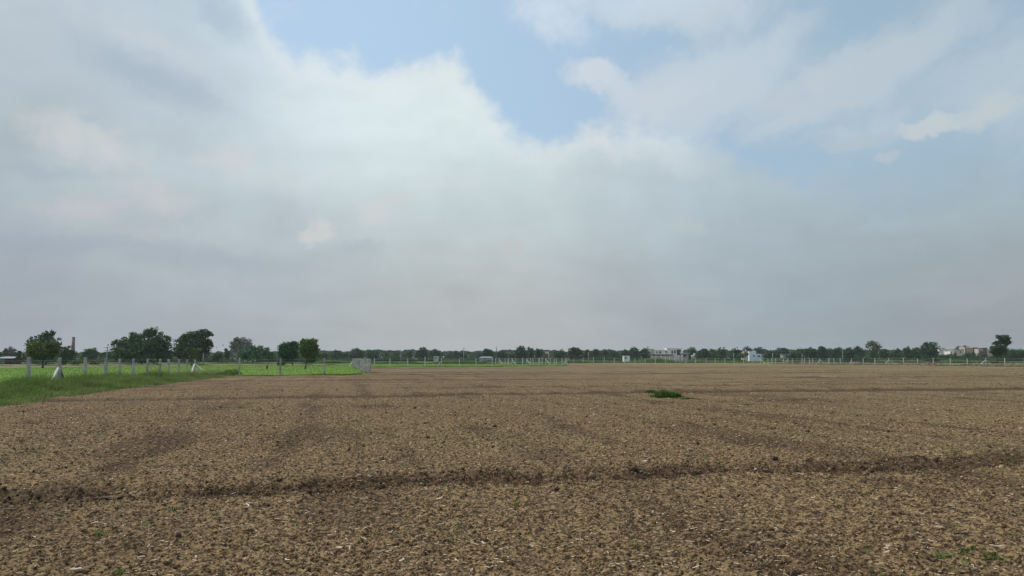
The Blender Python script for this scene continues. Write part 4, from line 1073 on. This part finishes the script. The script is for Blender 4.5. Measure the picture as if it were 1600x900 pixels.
bund('belt_undergrowth', [P(480, 560, 420)[:2], P(840, 560, 425)[:2], P(1000, 560, 425)[:2]], 3.4, 14.0, 'green bushes filling the foot of the far belt of trees, left part', 'leaf_mid', n=16000, W=.5)
bund('belt_undergrowth', [P(1086, 560, 425)[:2], P(1160, 560, 425)[:2]], 3.4, 12.0, 'green bushes at the foot of the belt between the two white houses', 'leaf_mid', n=5000, W=.5)
bund('belt_undergrowth', [P(1200, 560, 400)[:2], P(1470, 560, 390)[:2]], 3.6, 12.0, 'dark bushes under the thick grove at right', 'leaf_dark', n=14000, W=.5)
bund('belt_undergrowth', [P(1568, 560, 400)[:2], P(1680, 560, 390)[:2]], 3.8, 12.0, 'bushes right of the leaning tree', 'leaf_mid', n=5000, W=.5)
bund('belt_undergrowth', [P(-80, 560, 330)[:2], P(200, 560, 330)[:2], P(490, 560, 345)[:2]], 3.2, 12.0, 'bushes behind the big left trees', 'leaf_mid', n=16000, W=.45)
bund('belt_undergrowth', [P(1458, 560, 400)[:2], P(1600, 560, 400)[:2]], 6.5, 12.0, 'bushes along the foot of the village houses', 'leaf_mid', n=9000, W=.45)
make_tree('village_bush', 'dark bush between the small white and the long beige village houses', 1489, 410, [(1489, 556, 6, 4), (1485, 557, 4, 3)], .45, 'leaf_dark', cat='bush')
make_tree('village_bush', 'pale bush under the pink and brown village houses', 1534, 410, [(1534, 555, 7, 4), (1528, 557, 5, 3)], .45, 'leaf_grey', cat='bush')
# continuous far wood under and behind the single trees
n = 80000
xp = RNG.random(n) * 1900 - 150; Yw = 610 + RNG.random(n) * 60
top = 548.5 + 2.2 * perlin(xp / 22, xp * 0 + .5, 91) + 1.6 * perlin(xp / 7, xp * 0 + .5, 92) - 1.8 * sst(xp, 1080, 1300)
top = np.where(xp < 480, top + 1.5, top)
zt = CAM_H + (560 - top) / F * Yw
Zw = RNG.random(n) ** .6 * zt * 1.0
Pw = np.stack([(xp - 800) / F * Yw, Yw, Zw], 1)
V, Fq = leaf_quads(Pw, .95)
o = faces_np('far_wood', V, Fq, mat=M['leaf_dark']); tag(o, 'continuous low dark band of far woodland along the horizon', 'wood', kind='stuff')

# two small dark stumps in the green crop
for (x, lab) in ((417.5, 'short dark stump in the green crop left of the round tree pair'), (477.5, 'short dark stump in the green crop under the right round tree')):
    Yd = 113.; X = XA(x, Yd)
    o = MB().tube([(0, 0, -.1), (.02, 0, .15), (-.02, .02, .4), (.05, 0, .66)], [.17, .13, .12, .10], 9).build('tree_stump', M['bark'], smooth=True)
    o.location = (X, Yd, 0); tag(o, lab, 'stump', 'dark stumps in the green crop')

# ------------------------------------------------------------------ buildings
def block(root, Yd, x0, x1, yt, depth, mat, slab=True, ox=0, name='wall', yb=None, overhang=.35, parapet=None):
    s = Yd / F; X0 = XA(x0, Yd) - ox; X1 = XA(x1, Yd) - ox; zt = P(x0, yt, Yd)[2] + .15; zb = -.05 if yb is None else P(x0, yb, Yd)[2] + .15
    dy0 = root['_y'] if False else 0
    MB().box(X0, X1, 0, depth, zb, zt).build(name, M[mat], root)
    if slab: MB().box(X0 - overhang, X1 + overhang, -overhang, depth + overhang, zt + .003, zt + .24).build('roof', M[slab if isinstance(slab, str) else 'slab'], root)
    return X0, X1, zt
def opening(root, Yd, x0, x1, yt, yb, ox, yo=-.05, frame='slab', mat='glass', name='window'):
    X0, X1 = XA(x0, Yd) - ox, XA(x1, Yd) - ox; z1 = P(x0, yt, Yd)[2] + .15; z0 = P(x0, yb, Yd)[2] + .15
    f = MB()
    t = .12
    f.box(X0 - t, X0, yo - .04, yo + .1, z0 - t, z1 + t).box(X1, X1 + t, yo - .04, yo + .1, z0 - t, z1 + t).box(X0, X1, yo - .04, yo + .1, z1, z1 + t).box(X0, X1, yo - .04, yo + .1, z0 - t, z0)
    fo_ = f.build(name, M[frame], root)
    MB().box(X0, X1, yo, yo + .06, z0, z1).build('pane', M[mat], fo_)
def bld(name, label, x, Yd):
    ox = XA(x, Yd); root = empty(name, (ox, Yd, -.15), label, 'building' if 'house' not in name else 'house')
    return root, ox
# white two-storey house
Yd = 500
r_, ox = bld('flat_roofed_house', 'large white two-storey flat-roofed house with dark openings and long low verandah', 1045, Yd)
block(r_, Yd, 1042.5, 1067, 544.6, 9, 'white', 'white', ox, overhang=.5)
block(r_, Yd, 1023, 1042, 547.5, 7, 'white', 'white', ox, overhang=.2)
block(r_, Yd, 1015, 1022.6, 545.6, 6, 'beige', 'white', ox, overhang=.2)
for a in ((1049.5, 1051.5, 547.5, 552), (1053.8, 1055.8, 547.5, 552), (1058, 1064, 546.3, 554.5), (1030.5, 1033, 549, 552), (1040, 1041.5, 548.5, 551), (1026, 1027.5, 549, 552)):
    opening(r_, Yd, *a, ox)
r_2 = r_
MB().box(XA(1016, Yd) - ox, XA(1052, Yd) - ox, -3.2, -.01, P(0, 554.2, Yd)[2], P(0, 553.4, Yd)[2]).build('verandah_roof', M['brick'], r_)
MB().box(XA(1016, Yd) - ox, XA(1052, Yd) - ox, -2.8, -2.6, -.05, P(0, 556, Yd)[2]).build('verandah_wall', M['beige'], r_)
mb = MB()
for k in range(6):
    xx = XA(1016.5 + k * 7, Yd) - ox; mb = MB().box(xx, xx + .35, -2.95, -2.82, 0, P(0, 554.25, Yd)[2]); mb.build('pillar', M['white'], r_)
block(r_, Yd, 1052.2, 1057, 553.5, 3, 'white', 'white', ox, overhang=.05) if False else None
r_, ox = bld('flat_roofed_house', 'low annexe with wide white slab roof at the right end of the white house', 1072, Yd - 6)
block(r_, Yd - 6, 1066.5, 1076, 552, 6, 'greywall', 'white', ox, overhang=.6)
opening(r_, Yd - 6, 1068, 1072, 553.8, 557, ox)
for (x, lab) in ((1081.5, 'lower white water tank beside the white house annexe'), (1085, 'upper white water tank on its stand beside the annexe')):
    hi = P(0, 553 if x > 1083 else 555.5, 495)[2]
    t_o = empty('water_tank', (XA(x, 495), 495, -.15), lab, 'tank')
    MB().tube([(0, 0, hi - .9), (0, 0, hi - .7), (0, 0, hi + .1), (0, 0, hi + .35)], [.55, .62, .62, .25], 14).build('barrel', M['white'], t_o, True)
    MB().box(-.6, .6, -.6, .6, -.05, hi - .9).build('stand', M['beige'], t_o)
r_, ox = bld('low_house', 'low grey house at the left end of the white house', 1009, 505)
block(r_, 505, 1003, 1014.5, 552.5, 6, 'greywall', 'slab', ox); opening(r_, 505, 1006, 1007.5, 554, 557, ox, name='door')
# blue-white house with tower
Yd = 480
r_, ox = bld('blue_white_house', 'bright blue-white house with stepped walls and a long low wing', 1180, Yd)
block(r_, Yd, 1171, 1182, 549.4, 8, 'bluewhite', 'bluewhite', ox, overhang=.1)
block(r_, Yd, 1182.3, 1190, 553.6, 6, 'bluewhite', 'bluewhite', ox, overhang=.1)
block(r_, Yd, 1190.3, 1199, 553.8, 5, 'greywall', 'roofsheet', ox, overhang=.3)
MB().tube([(XA(1182, Yd) - ox, 4, P(0, 549.8, Yd)[2] + .1), (XA(1182, Yd) - ox, 4, P(0, 547.6, Yd)[2])], .8, 12).build('roof_tank', M['bluewhite'], r_)
opening(r_, Yd, 1184, 1188, 555.5, 557.5, ox); opening(r_, Yd, 1177.5, 1179, 555, 557.5, ox, name='door'); opening(r_, Yd, 1192, 1196, 555.5, 557.5, ox)
r_, ox = bld('tower_house', 'beige house tower with a white finial left of the blue-white house', 1166, 470)
block(r_, 470, 1162, 1169, 548.4, 5, 'beige', 'slab', ox, overhang=.2)
MB().tube([(XA(1167, 470) - ox, 2, P(0, 548.2, 470)[2] + .2), (XA(1167, 470) - ox, 2, P(0, 547, 470)[2]), (XA(1167, 470) - ox, 2, P(0, 545.6, 470)[2])], [.55, .4, .1], 8).build('finial', M['white'], r_)
opening(r_, 470, 1164, 1165.5, 550, 553, ox)
r_, ox = bld('farm_shed', 'long low grey shed under the peaked dark tree', 1232, 450)
block(r_, 450, 1224, 1240, 553.6, 5, 'greywall', 'roofsheet', ox, overhang=.4); opening(r_, 450, 1228, 1231, 555, 558, ox, name='door')
# village at right
def house(label, x0, x1, yt, Yd, mat, roof, wins, name='village_house'):
    r_, ox = bld(name, label, (x0 + x1) / 2, Yd)
    block(r_, Yd, x0, x1, yt, 7, mat, roof, ox, overhang=.25)
    for q in wins: opening(r_, Yd, *q, ox)
    return r_, ox
house('pale village house with a projecting roof slab, first from the full dark tree', 1469, 1477.5, 544, 560, 'white', 'slab', [(1470.5, 1472, 546, 548.5), (1475, 1476.2, 546, 549)])
house('grey village house, second from the full dark tree', 1478.3, 1484.8, 546.8, 550, 'greywall', 'slab', [(1480, 1482, 548.5, 551)])
house('small bright white village house in front of the others', 1485.3, 1491.3, 548.4, 520, 'white', 'white', [(1486.5, 1487.3, 550, 552.5)])
house('long plain beige village house with dark lower corner', 1491.8, 1507, 546.2, 535, 'beige', 'slab', [(1492.8, 1495, 551, 555), (1501, 1502.2, 548.5, 551)])
r_, ox = house('tall narrow beige village house with a dark tank on its roof', 1508.2, 1515.5, 541.8, 550, 'pinkish', 'slab', [(1509.5, 1510.7, 544, 546.5), (1513, 1514.3, 544, 546.5), (1511, 1512.5, 548, 551)])
MB().tube([(XA(1512.5, 550) - ox, 3, P(0, 541.8, 550)[2] + .4), (XA(1512.5, 550) - ox, 3, P(0, 539.2, 550)[2])], .85, 12).build('roof_tank', M['tank'], r_)
house('bare grey house half hidden behind the bush by the tank house', 1516, 1520, 544.2, 555, 'greywall', 'slab', [])
house('wide brownish brick village house with rough roof line', 1521, 1529, 543.2, 540, 'brick', 'pinkish', [(1523, 1524.3, 545.5, 548), (1526.3, 1527.5, 545.5, 548), (1524, 1526, 550, 553)])
house('pale pink village house in the middle of the brick ones', 1529.5, 1536, 544.4, 535, 'pinkish', 'brick', [(1531, 1532.2, 546.5, 549), (1533.8, 1535, 547, 550)])
house('dark brown village house just left of the leaning tree', 1536.6, 1543.5, 543.8, 545, 'brick', 'slab', [(1538.3, 1539.6, 546.5, 549.5), (1541, 1542.2, 546.5, 549)])
house('pale village house partly behind the leaning tree', 1544, 1552, 546.2, 550, 'pinkish', 'slab', [(1546, 1547.3, 548.5, 551)])
# middle: brick house with raised slab, hut, sheds
r_, ox = bld('raised_roof_house', 'half-built brick house with a raised dark flat roof among the middle trees', 852, 520)
block(r_, 520, 846, 858, 549.5, 6, 'brick', False, ox)
MB().box(XA(844.5, 520) - ox, XA(859, 520) - ox, -1, 7, P(0, 547.6, 520)[2], P(0, 546.4, 520)[2]).build('roof', M['brick'], r_)
for xx in (846.5, 850, 854, 857.5): MB().box(XA(xx, 520) - ox, XA(xx, 520) - ox + .4, .2, .6, P(0, 549.5, 520)[2] + .16, P(0, 547.6, 520)[2] - .003).build('pillar', M['white'], r_)
MB().box(XA(852, 520) - ox, XA(857, 520) - ox, -.6, -.02, P(0, 552, 520)[2], P(0, 549.2, 520)[2]).build('balcony', M['white'], r_)
opening(r_, 520, 848, 850, 551, 554, ox)
r_, ox = bld('small_hut', 'tiny white hut in the crop below the belt of trees', 979, 330)
block(r_, 330, 974.5, 984, 556.8, 3, 'white', 'white', ox, overhang=.1); opening(r_, 330, 977, 978.5, 558, 561, ox, name='door')
r_, ox = bld('small_hut', 'small pinkish hut under the round far tree', 681, 380)
block(r_, 380, 677.5, 684.5, 557.2, 3, 'pinkish', 'pinkish', ox, overhang=.1); opening(r_, 380, 679.5, 681, 558.5, 561, ox, name='door')
r_, ox = bld('farm_shed', 'long low shed with grey sheet roof left of the compact dark tree', 760, 360)
block(r_, 360, 749, 770, 559, 5, 'greywall', False, ox)
za = P(0, 559, 360)[2] + .16; xa, xb = XA(748.5, 360) - ox, XA(770.5, 360) - ox
MB().add([(xa, -.3, za), (xb, -.3, za), (xb, 5.3, za + .1), (xa, 5.3, za + .1), (xa + 1, 2.5, za + .55), (xb - 1, 2.5, za + .55)], [(0, 1, 5, 4), (3, 4, 5, 2), (0, 4, 3), (1, 2, 5), (0, 3, 2, 1)]).build('roof', M['roofsheet'], r_)
opening(r_, 360, 757, 759, 560, 561.5, ox, name='door')
r_, ox = bld('farm_shed', 'dark open farm shed with pale blue sheet roof at the left edge', 6, 215)
MB().box(XA(-8, 215) - ox, XA(19, 215) - ox, 4, 4.2, -.05, 1.9).build('wall', M['brick'], r_)
for xx in (-7, 1, 9, 18): MB().box(XA(xx, 215) - ox, XA(xx, 215) - ox + .14, .1, .24, -.05, 1.75).build('pillar', M['pole_wood'], r_)
xa, xb = XA(-9, 215) - ox, XA(20, 215) - ox
MB().add([(xa, -.5, 1.78), (xb, -.5, 1.72), (xb, 4.6, 2.2), (xa, 4.6, 2.25), (xa, -.5, 1.84), (xb, -.5, 1.78), (xb, 4.6, 2.26), (xa, 4.6, 2.31)], [(0, 3, 2, 1), (4, 5, 6, 7), (0, 1, 5, 4), (1, 2, 6, 5), (2, 3, 7, 6), (3, 0, 4, 7)]).build('roof', M['roofsheet'], r_)
# brick kiln chimney
Yd = 560; ox = XA(113.2, Yd)
r_ = empty('kiln_chimney', (ox, Yd, -.15), 'tall tapering dark brick chimney above the rounded tree on the left', 'chimney')
zt = P(0, 526.5, Yd)[2]
MB().tube([(0, 0, -.1), (0, 0, zt * .5), (0, 0, zt - .6)], [1.75, 1.3, .95], 16).build('shaft', M['brick'], r_, True)
MB().tube([(0, 0, zt - .598), (0, 0, zt - .4), (0, 0, zt + .1)], [1.0, 1.12, 1.05], 16).build('collar', M['brick'], r_)

# ------------------------------------------------------------------ utility poles
def pole(label, x, Yd, yt, rad, mat='pole', arm=True, leanx=0.0, arms=1, wirepole=False):
    ox = XA(x, Yd); zt = P(0, yt, Yd)[2] + .15
    r_ = empty('utility_pole', (ox, Yd, -.15), label, 'pole', 'utility poles across the farmland')
    MB().tube([(-leanx * zt * .6, 0, -.2), (0, 0, zt * .6), (leanx * zt * .4, 0, zt)], [rad * 1.25, rad, rad * .75], 8).build('shaft', M[mat], r_, True)
    if arm:
        for k in range(arms):
            za = zt - .35 - k * .9; xo = leanx * (za - zt * .6)
            MB().box(xo - .85, xo + .85, -rad - .1, -rad - .02, za - .05, za + .05).build('crossarm', M['pole_wood'], r_)
            for q in (-.75, .75):
                MB().tube([(xo + q, -rad - .06, za + .052), (xo + q, -rad - .06, za + .12), (xo + q, -rad - .06, za + .28)], [.05, .085, .04], 8).build('insulator', M['white'], r_)
    return r_
pole('concrete pole with narrow top between the chimney and the biggest tree', 166.5, 205, 541, .14, arms=2)
pole('pole with crossarm just left of the round tree pair', 433, 330, 543, .15, arms=1)
pole('thin bare pole left of the crossarm pole', 427.5, 360, 545, .13, arm=False)
pole('dark pole rising between two trees over the end-on fence', 574.5, 350, 545, .16, 'pole_wood', arm=False)
pole('thin grey pole in the gap between small far trees', 626.5, 400, 546.5, .16, arm=False)
pole('tall grey pole over the low trees near the middle', 724.5, 380, 543.5, .17, arms=1)
pole('leaning dark pole left of the compact dark tree', 776.2, 330, 541.5, .15, 'pole_wood', arm=False, leanx=-.10)
pole('dark pole standing at the left end of the white house', 1012.6, 430, 541, .24, 'pole_wood', arms=2)
pole('short pale pole left of the olive bush', 1146.5, 340, 552, .14, arm=False)
pole('short pale pole right of the blue-white house wing', 1207.5, 340, 551.5, .16, arm=False)
pole('short pale pole before the thick dark grove', 1253.5, 350, 552.5, .14, arm=False)
pole('short pale post before the lopsided big tree', 317.5, 170, 552, .10, arm=False)
pole('pale pole behind the crowded far posts', 857.6, 300, 551, .15, arm=False)
pole('slim pale pole behind the second far post of the long fence', 919.5, 320, 550, .12, arm=False)
pole('pale lamp-like pole in front of the broad grove tree', 1317, 345, 546.5, .13, arm=True)

# ------------------------------------------------------------------ haze: one closed box round the whole place
hz = MB().box(-2600, 2600, -320, 3200, -1.4, 34).build('haze', None)
hm = bpy.data.materials.new('haze'); hm.use_nodes = True; hm.node_tree.nodes.clear()
ho = hm.node_tree.nodes.new('ShaderNodeOutputMaterial'); pv = hm.node_tree.nodes.new('ShaderNodeVolumePrincipled')
pv.inputs['Color'].default_value = (.80, .86, .93, 1); pv.inputs['Density'].default_value = .00015; pv.inputs['Anisotropy'].default_value = .2
hm.node_tree.links.new(pv.outputs[0], ho.inputs['Volume'])
hz.data.materials.append(hm); tag(hz, kind='stuff')
hz.display_type = 'WIRE'
